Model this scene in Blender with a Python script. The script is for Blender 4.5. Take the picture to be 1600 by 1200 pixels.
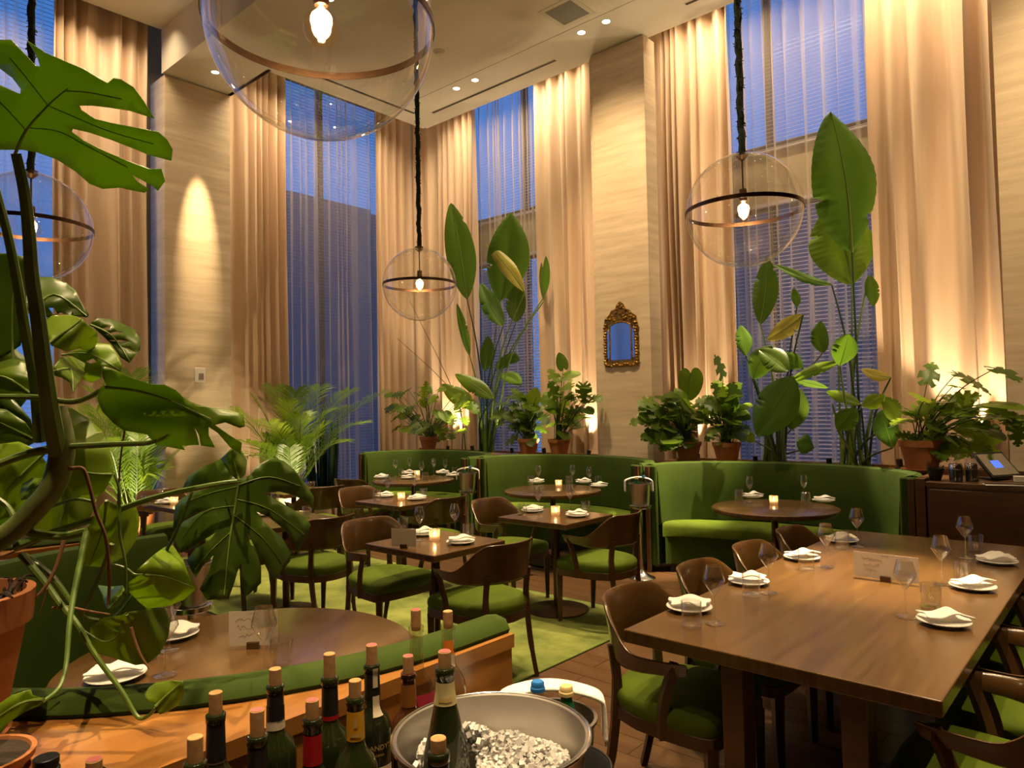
import bpy, bmesh, math, random
from mathutils import Vector, Matrix, noise as mnoise
from mathutils.geometry import delaunay_2d_cdt
for _o in list(bpy.data.objects): bpy.data.objects.remove(_o)
S = bpy.context.scene
COL = S.collection
R = math.radians
PI = math.pi
rnd = random.Random(7)

# ------------------------------------------------------------------ camera
F_PX, YAW, PITCH, ROLL, EYE = 1112.0, R(41.6), R(1.85), R(-1.1), 1.60
_f = Vector((-math.sin(YAW)*math.cos(PITCH), math.cos(YAW)*math.cos(PITCH), math.sin(PITCH)))
_r = Vector((math.cos(YAW), math.sin(YAW), 0)); _u = _r.cross(_f)
CR = _r*math.cos(ROLL) + _u*math.sin(ROLL); CU = -_r*math.sin(ROLL) + _u*math.cos(ROLL); CF = _f
EYEP = Vector((0, 0, EYE))
cam = bpy.data.cameras.new('camera'); cam.sensor_width = 36; cam.lens = 36*F_PX/1600
cam.clip_start = .05; cam.clip_end = 300
camo = bpy.data.objects.new('camera', cam); COL.objects.link(camo)
camo.matrix_world = Matrix(((CR.x, CU.x, -CF.x, 0), (CR.y, CU.y, -CF.y, 0), (CR.z, CU.z, -CF.z, EYE), (0, 0, 0, 1)))
S.camera = camo
def ray(x, y): return CF + CR*((x-800)/F_PX) - CU*((y-600)/F_PX)
def PZ(x, y, z): d = ray(x, y); return EYEP + d*((z-EYE)/d.z)
def PY(x, y, Y): d = ray(x, y); return EYEP + d*(Y/d.y)
def PX(x, y, X): d = ray(x, y); return EYEP + d*(X/d.x)
def PD(x, y, dep): return EYEP + ray(x, y)*dep

# ------------------------------------------------------------------ world, exposure
S.view_settings.view_transform = 'Standard'; S.view_settings.look = 'None'
S.view_settings.exposure = 0.0; S.view_settings.gamma = 1.0; S.view_settings.use_curve_mapping = False
S.cycles.transparent_max_bounces = 24; S.cycles.max_bounces = 8
S.cycles.sample_clamp_indirect = 4.0; S.cycles.sample_clamp_direct = 0
W = bpy.data.worlds.new('dusk'); S.world = W; W.use_nodes = True
_bg = W.node_tree.nodes['Background']; _bg.inputs[0].default_value = (.075, .29, .86, 1); _bg.inputs[1].default_value = 0.9

WARM = (1.0, .72, .40); WARM2 = (1.0, .77, .48); AMBER = (1.0, .62, .25)
def area(name, loc, rot, sx, sy, power, col=WARM, spread=180):
    l = bpy.data.lights.new(name, 'AREA'); l.shape = 'RECTANGLE'; l.size = sx; l.size_y = sy; l.energy = power; l.color = col
    l.spread = R(spread)
    o = bpy.data.objects.new(name, l); COL.objects.link(o); o.location = loc; o.rotation_euler = rot; return o
def spot(name, loc, tgt, power, ang=50, blend=.5, size=.03, col=WARM):
    l = bpy.data.lights.new(name, 'SPOT'); l.energy = power; l.spot_size = R(ang); l.spot_blend = blend; l.shadow_soft_size = size; l.color = col
    o = bpy.data.objects.new(name, l); COL.objects.link(o); o.location = loc
    o.rotation_euler = (Vector(tgt)-Vector(loc)).to_track_quat('-Z', 'Y').to_euler(); return o
def point(name, loc, power, size=.02, col=WARM):
    l = bpy.data.lights.new(name, 'POINT'); l.energy = power; l.shadow_soft_size = size; l.color = col
    o = bpy.data.objects.new(name, l); COL.objects.link(o); o.location = loc; return o
# cove strips in the ceiling slots, washing the drapes from above
CEIL = 5.75
area('cove_light_back', (-6.6, 7.25, 6.28), (R(14), 0, 0), 2.6, .05, 62, WARM2, 120)
area('cove_light_back', (-2.5, 7.25, 6.28), (R(14), 0, 0), 3.1, .05, 85, WARM2, 120)
area('cove_light_left', (-8.3, 5.75, 6.28), (0, R(14), R(0)), .05, 2.4, 55, WARM2, 120)
area('cove_light_left', (-8.4, 1.6, 6.28), (0, R(14), R(0)), .05, 3.6, 75, WARM2, 120)

# ------------------------------------------------------------------ mesh builder
class MB:
    def __init__(s): s.v = []; s.f = []
    def add(s, vs, fs, m=None):
        b = len(s.v)
        s.v += [tuple(m @ Vector(p)) if m is not None else tuple(p) for p in vs]
        s.f += [tuple(b+i for i in f) for f in fs]; return s
    def box(s, x0, x1, y0, y1, z0, z1, m=None):
        vs = [(x, y, z) for z in (z0, z1) for y in (y0, y1) for x in (x0, x1)]
        return s.add(vs, [(0, 2, 3, 1), (4, 5, 7, 6), (0, 1, 5, 4), (2, 6, 7, 3), (0, 4, 6, 2), (1, 3, 7, 5)], m)
    def prism(s, poly, z0, z1, m=None):
        n = len(poly)
        vs = [(x, y, z0) for x, y in poly] + [(x, y, z1) for x, y in poly]
        fs = [tuple(range(n))[::-1], tuple(range(n, 2*n))] + [(i, (i+1) % n, n+(i+1) % n, n+i) for i in range(n)]
        return s.add(vs, fs, m)
    def tube(s, pts, r, n=8, caps=True, flat=1.0):
        pts = [Vector(p) for p in pts]; k = len(pts)
        rs = r if isinstance(r, (list, tuple)) else [r]*k
        t0 = (pts[1]-pts[0]).normalized()
        up = Vector((0, 0, 1)) if abs(t0.z) < .9 else Vector((1, 0, 0))
        nrm = t0.cross(up).normalized(); b = len(s.v)
        for i in range(k):
            t = (pts[min(i+1, k-1)]-pts[max(i-1, 0)])
            t = t.normalized() if t.length > 1e-9 else t0
            nrm = (nrm-t*nrm.dot(t)); nrm = nrm.normalized() if nrm.length > 1e-6 else t.orthogonal().normalized()
            bi = t.cross(nrm)
            for j in range(n):
                a = 2*PI*j/n
                s.v.append(tuple(pts[i]+nrm*(rs[i]*math.cos(a))+bi*(rs[i]*flat*math.sin(a))))
        for i in range(k-1):
            for j in range(n):
                s.f.append((b+i*n+j, b+i*n+(j+1) % n, b+(i+1)*n+(j+1) % n, b+(i+1)*n+j))
        if caps:
            s.f.append(tuple(b+j for j in range(n))[::-1]); s.f.append(tuple(b+(k-1)*n+j for j in range(n)))
        return s
    def lathe(s, prof, n=24, c=(0, 0, 0), m=None):
        vs = []; fs = []; k = len(prof)
        for (r, z) in prof:
            for j in range(n):
                a = 2*PI*j/n; vs.append((c[0]+r*math.cos(a), c[1]+r*math.sin(a), c[2]+z))
        for i in range(k-1):
            for j in range(n):
                fs.append((i*n+j, i*n+(j+1) % n, (i+1)*n+(j+1) % n, (i+1)*n+j))
        return s.add(vs, fs, m)
    def grid(s, nu, nv, fn, m=None, wrap=False):
        vs = [fn(i/nu, j/nv) for j in range(nv+1) for i in range(nu+1)]; w = nu+1
        return s.add(vs, [(j*w+i, j*w+i+1, (j+1)*w+i+1, (j+1)*w+i) for j in range(nv) for i in range(nu)], m)
    def sweep(s, path, sec, closed=False):
        # path: 2-D points (x, y); sec: cross-section points (offset to the left of travel, z); closed section, capped ends
        k = len(path); ns = len(sec); b = len(s.v)
        for i in range(k):
            a = Vector(path[max(i-1, 0)]); c = Vector(path[min(i+1, k-1)]); t = (c-a).normalized(); nx, ny = -t.y, t.x
            for (o, z) in sec: s.v.append((path[i][0]+nx*o, path[i][1]+ny*o, z))
        for i in range(k-1):
            for j in range(ns):
                s.f.append((b+i*ns+j, b+(i+1)*ns+j, b+(i+1)*ns+(j+1) % ns, b+i*ns+(j+1) % ns))
        s.f.append(tuple(b+j for j in range(ns))); s.f.append(tuple(b+(k-1)*ns+j for j in range(ns))[::-1])
        return s
    def floor(s, z=0.0):
        s.v = [(p[0], p[1], max(p[2], z)) for p in s.v]; return s
    def mesh(s, name, mat, smooth=35):
        me = bpy.data.meshes.new(name); me.from_pydata(s.v, [], s.f); me.validate(verbose=False)
        bm = bmesh.new(); bm.from_mesh(me); bmesh.ops.recalc_face_normals(bm, faces=bm.faces); bm.to_mesh(me); bm.free()
        if mat is not None: me.materials.append(mat)
        if smooth:
            me.polygons.foreach_set('use_smooth', [True]*len(me.polygons)); me.set_sharp_from_angle(angle=R(smooth))
        me.update(); return me
    def build(s, name, mat, parent=None, smooth=35, bevel=0, solid=0, sub=0, loc=None, rot=None, seg=2):
        o = bpy.data.objects.new(name, s.mesh(name, mat, smooth)); COL.objects.link(o)
        if parent is not None: o.parent = parent
        if loc is not None: o.location = loc
        if rot is not None: o.rotation_euler = rot
        if bevel:
            m = o.modifiers.new('bevel', 'BEVEL'); m.width = bevel; m.segments = seg; m.limit_method = 'ANGLE'; m.angle_limit = R(40)
        if solid:
            m = o.modifiers.new('solid', 'SOLIDIFY'); m.thickness = solid; m.offset = 0
        if sub:
            m = o.modifiers.new('sub', 'SUBSURF'); m.levels = sub; m.render_levels = sub
        return o
def tag(o, label, cat, group=None):
    o['label'] = label; o['category'] = cat
    if group: o['group'] = group
    return o
def struct(o): o['kind'] = 'structure'; return o
def stuff(o): o['kind'] = 'stuff'; return o
def thing(name, label, cat, loc=(0, 0, 0), rz=0, group=None):
    o = bpy.data.objects.new(name, None); COL.objects.link(o); o.empty_display_size = .05
    o.location = loc; o.rotation_euler = (0, 0, rz); return tag(o, label, cat, group)
def copy_tree(o, loc=None, rz=None, label=None, group=None, parent=None):
    c = o.copy(); COL.objects.link(c)
    if parent is not None: c.parent = parent
    if loc is not None: c.location = loc
    if rz is not None: c.rotation_euler = (0, 0, rz)
    if label: c['label'] = label
    if group: c['group'] = group
    for ch in list(o.children): copy_tree(ch, parent=c)
    return c
class Proto:
    # the first use places the prototype itself, later uses place copies of it with its parts
    def __init__(s, fn): s.fn = fn; s.o = None
    def put(s, loc, rz, label, group=None):
        if s.o is None:
            s.o = s.fn(); o = s.o; o.location = loc; o.rotation_euler = (0, 0, rz); o['label'] = label
            if group: o['group'] = group
            return o
        return copy_tree(s.o, loc, rz, label, group)
def spline(pts, n=8):
    P = [Vector(p) for p in pts]; out = []
    for i in range(len(P)-1):
        a = P[max(i-1, 0)]; b = P[i]; c = P[i+1]; d = P[min(i+2, len(P)-1)]
        for k in range(n):
            t = k/n
            out.append(.5*((2*b)+(c-a)*t+(2*a-5*b+4*c-d)*t*t+(3*b-a-3*c+d)*t**3))
    out.append(P[-1]); return out
def lerp(a, b, t): return a+(b-a)*t
def sm(a, b, x): t = min(1, max(0, (x-a)/(b-a))); return t*t*(3-2*t)

# ------------------------------------------------------------------ materials
def nodes(name):
    m = bpy.data.materials.new(name); m.use_nodes = True; nt = m.node_tree; nt.nodes.clear()
    out = nt.nodes.new('ShaderNodeOutputMaterial'); return m, nt, out
def N(nt, typ, **kw):
    n = nt.nodes.new(typ)
    for k, v in kw.items():
        if k.startswith('_'): setattr(n, k[1:], v)
        else: n.inputs[k.replace('__', ' ')].default_value = v
    return n
def c4(c): return (c[0], c[1], c[2], 1)
def pbr(name, col, rough=.5, metal=0, col2=None, scale=(8, 8, 8), det=4, bump=0, bscale=None, coat=0, sheen=0, spec=.5, emis=None, es=0, wave=None, contrast=(.35, .65), alpha=1, trans=0, ior=1.45, sss=0):
    m, nt, out = nodes(name); L = nt.links
    p = N(nt, 'ShaderNodeBsdfPrincipled'); L.new(p.outputs[0], out.inputs[0])
    p.inputs['Base Color'].default_value = c4(col); p.inputs['Roughness'].default_value = rough; p.inputs['Metallic'].default_value = metal
    p.inputs['Coat Weight'].default_value = coat; p.inputs['Coat Roughness'].default_value = .15
    p.inputs['Sheen Weight'].default_value = sheen; p.inputs['Sheen Roughness'].default_value = .4
    p.inputs['Specular IOR Level'].default_value = spec; p.inputs['IOR'].default_value = ior; p.inputs['Transmission Weight'].default_value = trans
    if sheen: p.inputs['Sheen Tint'].default_value = (min(1, col[0]*3+.1), min(1, col[1]*3+.1), min(1, col[2]*3+.02), 1)
    if emis: p.inputs['Emission Color'].default_value = c4(emis); p.inputs['Emission Strength'].default_value = es
    if col2 or bump:
        tc = N(nt, 'ShaderNodeTexCoord'); mp = N(nt, 'ShaderNodeMapping'); mp.inputs['Scale'].default_value = scale
        L.new(tc.outputs['Object'], mp.inputs[0])
        nz = N(nt, 'ShaderNodeTexNoise', Scale=1.0, Detail=det, Roughness=.6); L.new(mp.outputs[0], nz.inputs['Vector'])
        src = nz.outputs['Fac']
        if wave:
            wv = N(nt, 'ShaderNodeTexWave', Scale=wave[0], Distortion=wave[1], Detail=3.0); wv.inputs['Detail Scale'].default_value = 1.5
            wv.bands_direction = wave[2]; L.new(mp.outputs[0], wv.inputs['Vector'])
            mx = N(nt, 'ShaderNodeMath', _operation='MULTIPLY_ADD'); mx.inputs[1].default_value = .45; L.new(wv.outputs['Fac'], mx.inputs[0])
            m2 = N(nt, 'ShaderNodeMath', _operation='MULTIPLY'); m2.inputs[1].default_value = .6; L.new(nz.outputs['Fac'], m2.inputs[0]); L.new(m2.outputs[0], mx.inputs[2]); src = mx.outputs[0]
        if col2:
            rp = N(nt, 'ShaderNodeValToRGB'); rp.color_ramp.elements[0].position = contrast[0]; rp.color_ramp.elements[1].position = contrast[1]
            rp.color_ramp.elements[0].color = c4(col); rp.color_ramp.elements[1].color = c4(col2)
            L.new(src, rp.inputs[0]); L.new(rp.outputs[0], p.inputs['Base Color'])
        if bump:
            bp = N(nt, 'ShaderNodeBump', Strength=bump, Distance=.01); h = src
            if bscale:
                n2 = N(nt, 'ShaderNodeTexNoise', Scale=bscale, Detail=3.0); L.new(tc.outputs['Object'], n2.inputs['Vector']); h = n2.outputs['Fac']
            L.new(h, bp.inputs['Height']); L.new(bp.outputs[0], p.inputs['Normal'])
    return m
def leafmat(name, c1, c2, tr, fac=.35, rough=.35, vein=40):
    m, nt, out = nodes(name); L = nt.links
    tc = N(nt, 'ShaderNodeTexCoord'); nz = N(nt, 'ShaderNodeTexNoise', Scale=6.0, Detail=3.0); L.new(tc.outputs['Object'], nz.inputs['Vector'])
    oi = N(nt, 'ShaderNodeObjectInfo'); ad = N(nt, 'ShaderNodeMath', _operation='MULTIPLY_ADD'); ad.inputs[1].default_value = .5; L.new(oi.outputs['Random'], ad.inputs[0])
    sb = N(nt, 'ShaderNodeMath', _operation='SUBTRACT'); sb.inputs[1].default_value = .25; L.new(nz.outputs['Fac'], sb.inputs[0]); L.new(sb.outputs[0], ad.inputs[2])
    mx = N(nt, 'ShaderNodeMix', _data_type='RGBA'); L.new(ad.outputs[0], mx.inputs[0]); mx.inputs[6].default_value = c4(c1); mx.inputs[7].default_value = c4(c2)
    p = N(nt, 'ShaderNodeBsdfPrincipled', Roughness=rough); L.new(mx.outputs[2], p.inputs['Base Color']); p.inputs['Specular IOR Level'].default_value = .4
    t = N(nt, 'ShaderNodeBsdfTranslucent', Color=c4(tr)); ms = N(nt, 'ShaderNodeMixShader', Fac=fac)
    L.new(p.outputs[0], ms.inputs[1]); L.new(t.outputs[0], ms.inputs[2]); L.new(ms.outputs[0], out.inputs[0]); return m
def thinglass(name, tint=(.97, .98, .97), f0=.05, rough=0.0, gl=(1, 1, 1), edge=.75):
    m, nt, out = nodes(name); L = nt.links
    lw = N(nt, 'ShaderNodeLayerWeight', Blend=.5); pw = N(nt, 'ShaderNodeMath', _operation='POWER'); pw.inputs[1].default_value = 4.0; L.new(lw.outputs['Facing'], pw.inputs[0])
    ma = N(nt, 'ShaderNodeMath', _operation='MULTIPLY_ADD'); ma.inputs[1].default_value = edge; ma.inputs[2].default_value = f0; L.new(pw.outputs[0], ma.inputs[0])
    t = N(nt, 'ShaderNodeBsdfTransparent', Color=c4(tint)); g = N(nt, 'ShaderNodeBsdfGlossy', Color=c4(gl), Roughness=rough)
    ms = N(nt, 'ShaderNodeMixShader'); L.new(ma.outputs[0], ms.inputs[0]); L.new(t.outputs[0], ms.inputs[1]); L.new(g.outputs[0], ms.inputs[2]); L.new(ms.outputs[0], out.inputs[0]); return m
def sheermat(name, col, fac):
    m, nt, out = nodes(name); L = nt.links
    t = N(nt, 'ShaderNodeBsdfTransparent'); d = N(nt, 'ShaderNodeBsdfDiffuse', Color=c4(col)); q = N(nt, 'ShaderNodeBsdfTranslucent', Color=c4(col))
    a = N(nt, 'ShaderNodeMixShader', Fac=.45); L.new(d.outputs[0], a.inputs[1]); L.new(q.outputs[0], a.inputs[2])
    # cloth seen edge-on in a fold covers more than cloth seen flat
    lw = N(nt, 'ShaderNodeLayerWeight', Blend=.35); mm = N(nt, 'ShaderNodeMath', _operation='MULTIPLY_ADD'); mm.inputs[1].default_value = .5; mm.inputs[2].default_value = fac
    L.new(lw.outputs['Facing'], mm.inputs[0])
    ms = N(nt, 'ShaderNodeMixShader'); L.new(mm.outputs[0], ms.inputs[0]); L.new(t.outputs[0], ms.inputs[1]); L.new(a.outputs[0], ms.inputs[2]); L.new(ms.outputs[0], out.inputs[0]); return m
def emit(name, col, st):
    m, nt, out = nodes(name); e = N(nt, 'ShaderNodeEmission', Color=c4(col), Strength=st); nt.links.new(e.outputs[0], out.inputs[0]); return m
m_ = dict(
 plaster=pbr('plaster', (.70, .65, .52), .5, col2=(.76, .71, .58), scale=(1.2, 1.2, 1.2), spec=.35),
 wallp=pbr('wall_paint', (.42, .34, .22), .8),
 dwall=pbr('dark_unseen_wall', (.10, .06, .03), .6),  # unseen walls given a dark colour to cut bounced light
 trav=pbr('travertine', (.52, .40, .25), .5, col2=(.72, .59, .41), scale=(1.3, 1.3, 14), det=6, contrast=(.28, .68), bump=.05),
 floor=pbr('oak_floor', (.075, .036, .014), .33, col2=(.15, .080, .035), scale=(1.5, 14, 2), det=5, coat=.15, contrast=(.3, .75)),
 joint=pbr('floor_joint', (.03, .015, .008), .7),
 rug=pbr('green_rug', (.10, .135, .022), .95, col2=(.235, .27, .062), scale=(3, 3, 3), det=7, contrast=(.36, .62), bump=.3, bscale=300, sheen=.2),
 wood=pbr('walnut', (.070, .029, .009), .36, col2=(.115, .052, .017), scale=(3, 26, 26), det=5, coat=.2, contrast=(.3, .7)),
 top=pbr('table_top_walnut', (.078, .039, .011), .26, col2=(.132, .069, .021), scale=(30, 2.2, 10), det=5, coat=.3, contrast=(.3, .7)),
 oak=pbr('oak_ledge', (.24, .095, .018), .33, col2=(.35, .16, .038), scale=(24, 2.2, 10), det=5, coat=.25, contrast=(.3, .7)),
 shell=pbr('brown_leather', (.066, .031, .009), .25, col2=(.092, .045, .013), scale=(5, 5, 5), coat=.35, spec=.5),
 chairw=pbr('chair_wood', (.050, .022, .007), .38, col2=(.080, .037, .011), scale=(12, 12, 3), coat=.15),
 velvet=pbr('green_velvet', (.023, .046, .002), .8, col2=(.036, .066, .0025), scale=(3, 3, 3), sheen=.12, spec=.25, contrast=(.3, .7)),
 seatv=pbr('seat_velvet', (.060, .100, .003), .8, col2=(.092, .138, .005), scale=(5, 5, 5), sheen=.15, spec=.25, contrast=(.3, .7)),
 silk=pbr('silk_drape', (.60, .42, .275), .38, col2=(.71, .525, .365), scale=(6, 6, .7), sheen=.25, spec=.45, contrast=(.3, .7)),
 sheer=sheermat('sheer_voile', (.75, .64, .52), .22),
 slat=pbr('blind_slat', (.50, .46, .55), .5),
 frame=pbr('window_frame', (.05, .05, .06), .5),
 pane=thinglass('window_glass', (.93, .96, .98), .012, .25, edge=.15),
 glass=thinglass('clear_glass', (.985, .99, .985), .13, edge=.9),
 globe=thinglass('globe_glass', (.985, .985, .98), .10, edge=.9),
 bulbg=thinglass('bulb_glass', (1.0, .93, .82), .03, edge=.4),
 fil=emit('filament', (1.0, .72, .36), 120),
 bronze=pbr('bronze', (.10, .055, .032), .35, 1.0),
 cord=pbr('moss_cord', (.012, .022, .012), .95, bump=.6, bscale=60),
 black=pbr('black_metal', (.012, .012, .012), .4),
 steel=pbr('steel', (.62, .60, .57), .18, 1.0),
 brush=pbr('brushed_steel', (.50, .47, .43), .34, 1.0),
 white=pbr('white_china', (.80, .78, .73), .22),
 linen=pbr('white_linen', (.80, .77, .70), .9, bump=.15, bscale=90),
 card=pbr('card_stock', (.68, .60, .50), .8),
 ink=pbr('ink', (.12, .09, .08), .8),
 wax=pbr('candle_wax', (.9, .8, .6), .6, emis=(1, .55, .2), es=.6),
 flame=emit('flame', (1, .62, .22), 60),
 cutg=sheermat('cut_glass', (.95, .80, .62), .35),
 terra=pbr('terracotta', (.33, .115, .035), .85, col2=(.40, .15, .05), scale=(9, 9, 9)),
 soil=pbr('soil', (.03, .02, .013), 1, bump=.8, bscale=50),
 plant_w=pbr('pale_planter', (.55, .45, .31), .7),
 gold=pbr('gilt', (.50, .30, .06), .38, .9, col2=(.20, .10, .02), scale=(30, 30, 30), bump=.5),
 mirror=pbr('mirror', (.62, .66, .72), .08, 1.0),
 plastic=pbr('white_plastic', (.75, .70, .62), .4),
 screen=emit('blue_screen', (.12, .22, .9), 1.2),
 cork=pbr('cork', (.52, .31, .13), .9, col2=(.38, .21, .08), scale=(70, 70, 70)),
 corkred=pbr('wine_stained_cork', (.42, .12, .12), .9),
 bottle=pbr('dark_bottle_glass', (.012, .016, .006), .06, spec=.7, coat=.4),
 bottleg=pbr('green_bottle_glass', (.014, .020, .005), .06, spec=.7, coat=.4),
 amber=pbr('amber_bottle_glass', (.055, .016, .006), .06, spec=.7, coat=.4),
 clearb=thinglass('clear_bottle_glass', (.86, .83, .74), .07, edge=.85),
 foil=pbr('black_foil', (.012, .012, .012), .4), foilred=pbr('red_foil', (.30, .006, .010), .4),
 foily=pbr('yellow_foil', (.52, .27, .015), .5), foilc=pbr('cream_foil', (.50, .43, .20), .5), foilo=pbr('copper_foil', (.24, .09, .02), .4),
 paper=pbr('label_paper', (.58, .50, .36), .8), orange=pbr('orange_sticker', (.75, .22, .02), .6), pink=pbr('crimson_label', (.40, .025, .06), .6),
 yel=pbr('yellow_label', (.75, .45, .03), .6), gprint=pbr('gold_print', (.45, .30, .10), .5), wine=pbr('amber_wine', (.55, .28, .03), .15),
 ice=pbr('crushed_ice', (.95, .93, .90), .30, spec=.6, sss=0, trans=.25, ior=1.31),
 blue=pbr('blue_cap', (.02, .17, .52), .4), capg=pbr('cream_cap', (.62, .48, .20), .5), greenb=pbr('green_water_bottle', (.01, .10, .025), .08, coat=.3),
 lampw=emit('downlight_glow', (1, .82, .58), 9),
 grille=pbr('grey_grille', (.22, .22, .19), .6), white_t=pbr('ceiling_trim', (.66, .61, .48), .5),
 bld=pbr('distant_facade', (.20, .20, .23), .9), litw=emit('lit_window', (1, .75, .4), .5), redl=emit('red_light', (1, .05, .02), 4),
 ground=pbr('street', (.03, .03, .04), .9),
 leafd=leafmat('leaf_dark', (.042, .080, .006), (.078, .130, .010), (.14, .28, .015), .32),
 leafm=leafmat('leaf_mid', (.080, .140, .008), (.14, .215, .012), (.28, .46, .025), .42),
 leafb=leafmat('leaf_banana', (.040, .105, .010), (.080, .165, .014), (.16, .32, .02), .38, rough=.38),
 leafl=leafmat('leaf_light', (.13, .23, .012), (.22, .34, .022), (.44, .60, .04), .48),
 leafp=leafmat('leaf_philodendron', (.11, .19, .010), (.19, .28, .018), (.40, .52, .03), .48, rough=.4),
 leafy=leafmat('leaf_yellowing', (.30, .26, .03), (.42, .36, .05), (.6, .5, .08), .4),
 palm=leafmat('palm_leaf', (.08, .18, .012), (.20, .33, .025), (.40, .56, .04), .45, rough=.4),
 snake=leafmat('snake_leaf', (.010, .028, .010), (.02, .055, .014), (.04, .10, .02), .1),
 stem=pbr('green_stem', (.065, .125, .016), .4, col2=(.12, .19, .03), scale=(8, 8, 8)),
 stemd=pbr('dark_stem', (.020, .045, .010), .5), rib=pbr('leaf_rib', (.12, .19, .022), .5),
 vine=pbr('thick_vine', (.085, .12, .028), .5, col2=(.15, .18, .045), scale=(14, 14, 14), bump=.2), root=pbr('aerial_root', (.20, .10, .045), .9),
)
for k in m_: globals()['m_'+k] = m_[k]
# ================================================================== the room
XL, YB = -9.35, 8.25            # window planes of the left and the back wall
X1, Y0 = 3.6, -3.4              # right and near walls
PF = 6.88                       # face of the back pillars
def sbox(name, mat, *b, bevel=0):
    return struct(MB().box(*b).build(name, mat, smooth=0, bevel=bevel))
# floor with its boards
flo = sbox('floor', m_joint, XL-.3, X1, Y0, YB+.3, -.12, -.012)
pm = [MB().box(0, L, 0, .158, -.012, 0).mesh('plank', m_floor, 0) for L in (1.6, 1.9, 2.2)]
def planks(x0, x1, y0, y1):
    y = y0; i = 0
    while y < y1:
        x = x0-rnd.random()*1.2
        while x < x1:
            k = rnd.randrange(3); L = (1.6, 1.9, 2.2)[k]
            o = bpy.data.objects.new('plank', pm[k]); COL.objects.link(o); o.parent = flo; o.location = (x, y, rnd.uniform(-.0008, 0)); x += L+.003
        y += .161; i += 1
planks(-4.2, .9, 1.2, 6.2)
far = MB()
for (a, b, c, d) in ((XL-.2, -4.9, 1.2, 6.2), (XL-.2, X1, 6.3, YB+.2), (3.6, X1, 1.2, 6.2), (XL-.2, X1, Y0, 1.1)):
    y = c
    while y < d and b > a:
        far.box(a, b, y, y+.158, -.012, -.002); y += .161
stuff(far.build('far_planks', m_floor, flo, smooth=0))
# ceilings: the main one stops short of the window bays; over the left bay it is higher
cm = MB()
cm.box(-7.80, X1, 4.49, 6.97, CEIL, CEIL+.16); cm.box(-8.83, X1, 3.61, 4.49, CEIL, CEIL+.16)
struct(cm.build('ceiling', m_plaster, smooth=0))
sbox('ceiling_high', m_plaster, -8.83, X1, Y0, 3.61, 6.31, 6.45)
sbox('ceiling_step', m_plaster, -8.83, X1, 3.61, 3.72, CEIL+.16, 6.45)
sbox('ceiling_slot', m_plaster, XL, X1, 6.9, YB, 6.62, 6.75)
sbox('ceiling_slot_left', m_plaster, XL, -7.7, Y0, 6.9, 6.62, 6.75)
sbox('trim_1', m_plaster, -7.80, X1, 6.95, 7.00, CEIL-.001, 6.62); sbox('trim_2', m_plaster, -7.85, -7.80, 4.49, 6.97, CEIL, 6.62)
sbox('trim_3', m_plaster, -8.83, -7.8, 4.44, 4.49, CEIL, 6.62); sbox('trim_4', m_plaster, -8.86, -8.83, Y0, 3.61, 6.31, 6.62)
seam = MB().box(-7.10, X1, 6.245, 6.251, CEIL-.002, CEIL+.01); struct(seam.build('trim_5', m_grille, smooth=0))
# walls around the windows: piers, sills, heads and the dark spandrel between upper and lower lights
def wall(name, mat, boxes):
    b = MB()
    for q in boxes: b.box(*q)
    return struct(b.build(name, mat, smooth=0))
wb = [(-9.5, -8.35), (-5.35, -4.35), (-.75, X1+.2)]
wall('wall_back', m_wallp, [(a, b, YB, YB+.25, 0, 6.7) for a, b in wb] + [(-8.35, -5.35, YB, YB+.25, 0, .8), (-4.35, -.75, YB, YB+.25, 0, .8),
     (-8.35, -5.35, YB-.02, YB+.25, 3.92, 4.58), (-4.35, -.75, YB-.02, YB+.25, 3.92, 4.58)])
wall('wall_left', m_wallp, [(XL-.25, XL, Y0-.2, -2.6, 0, 6.7), (XL-.25, XL, 3.63, 4.7, 0, 6.7), (XL-.25, XL, 7.5, YB+.2, 0, 6.7),
     (XL-.25, XL, -2.6, 3.63, 0, .5), (XL-.25, XL, 4.7, 7.5, 0, .35)])
sbox('wall_right', m_dwall, X1, X1+.2, Y0-.2, YB+.2, 0, 6.7); sbox('wall_front', m_dwall, XL, X1, Y0-.2, Y0, 0, 6.7)
# stone pillars
def pillar(name, x0, x1, y0, y1):
    return struct(MB().box(x0, x1, y0, y1, 0, CEIL-.012).build(name, m_trav, smooth=0, bevel=.004))
pillar('wall_pillar_back', -4.76, -4.05, PF, 7.12)
sbox('wall_pillar_back_core', m_trav, -4.85, -4.75, 6.97, 7.12, 0, 6.62)
pillar('wall_pillar_left', -9.22, -8.8, 3.63, 4.46)
pillar('wall_pillar_right', -.82, .75, PF, 7.12)
# windows: dark frame, mullions, glass
def window(name, axis, a0, a1, z0, z1, p, mull):
    w = bpy.data.objects.new(name, None); COL.objects.link(w); w['kind'] = 'structure'
    def bx(u0, u1, v0, v1, q0, q1):
        return MB().box(u0, u1, q0, q1, v0, v1) if axis == 'y' else MB().box(q0, q1, u0, u1, v0, v1)
    s = 1 if axis == 'y' else -1
    for (u0, u1, v0, v1) in [(a0, a0+.06, z0, z1), (a1-.06, a1, z0, z1), (a0+.06, a1-.06, z0, z0+.06), (a0+.06, a1-.06, z1-.06, z1)]:
        bx(u0, u1, v0, v1, *sorted((p, p+s*.1))).build('window_frame', m_frame, w, smooth=0)
    e = [a0+.06]+[q for q in mull]+[a1-.06]
    for q in mull: bx(q-.035, q+.035, z0+.06, z1-.06, *sorted((p, p+s*.1))).build('mullion', m_frame, w, smooth=0)
    for i in range(len(e)-1):
        bx(e[i]+.035, e[i+1]-.035, z0+.06, z1-.06, *sorted((p+s*.045, p+s*.052))).build('pane', m_pane, w, smooth=0)
    return w
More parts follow.
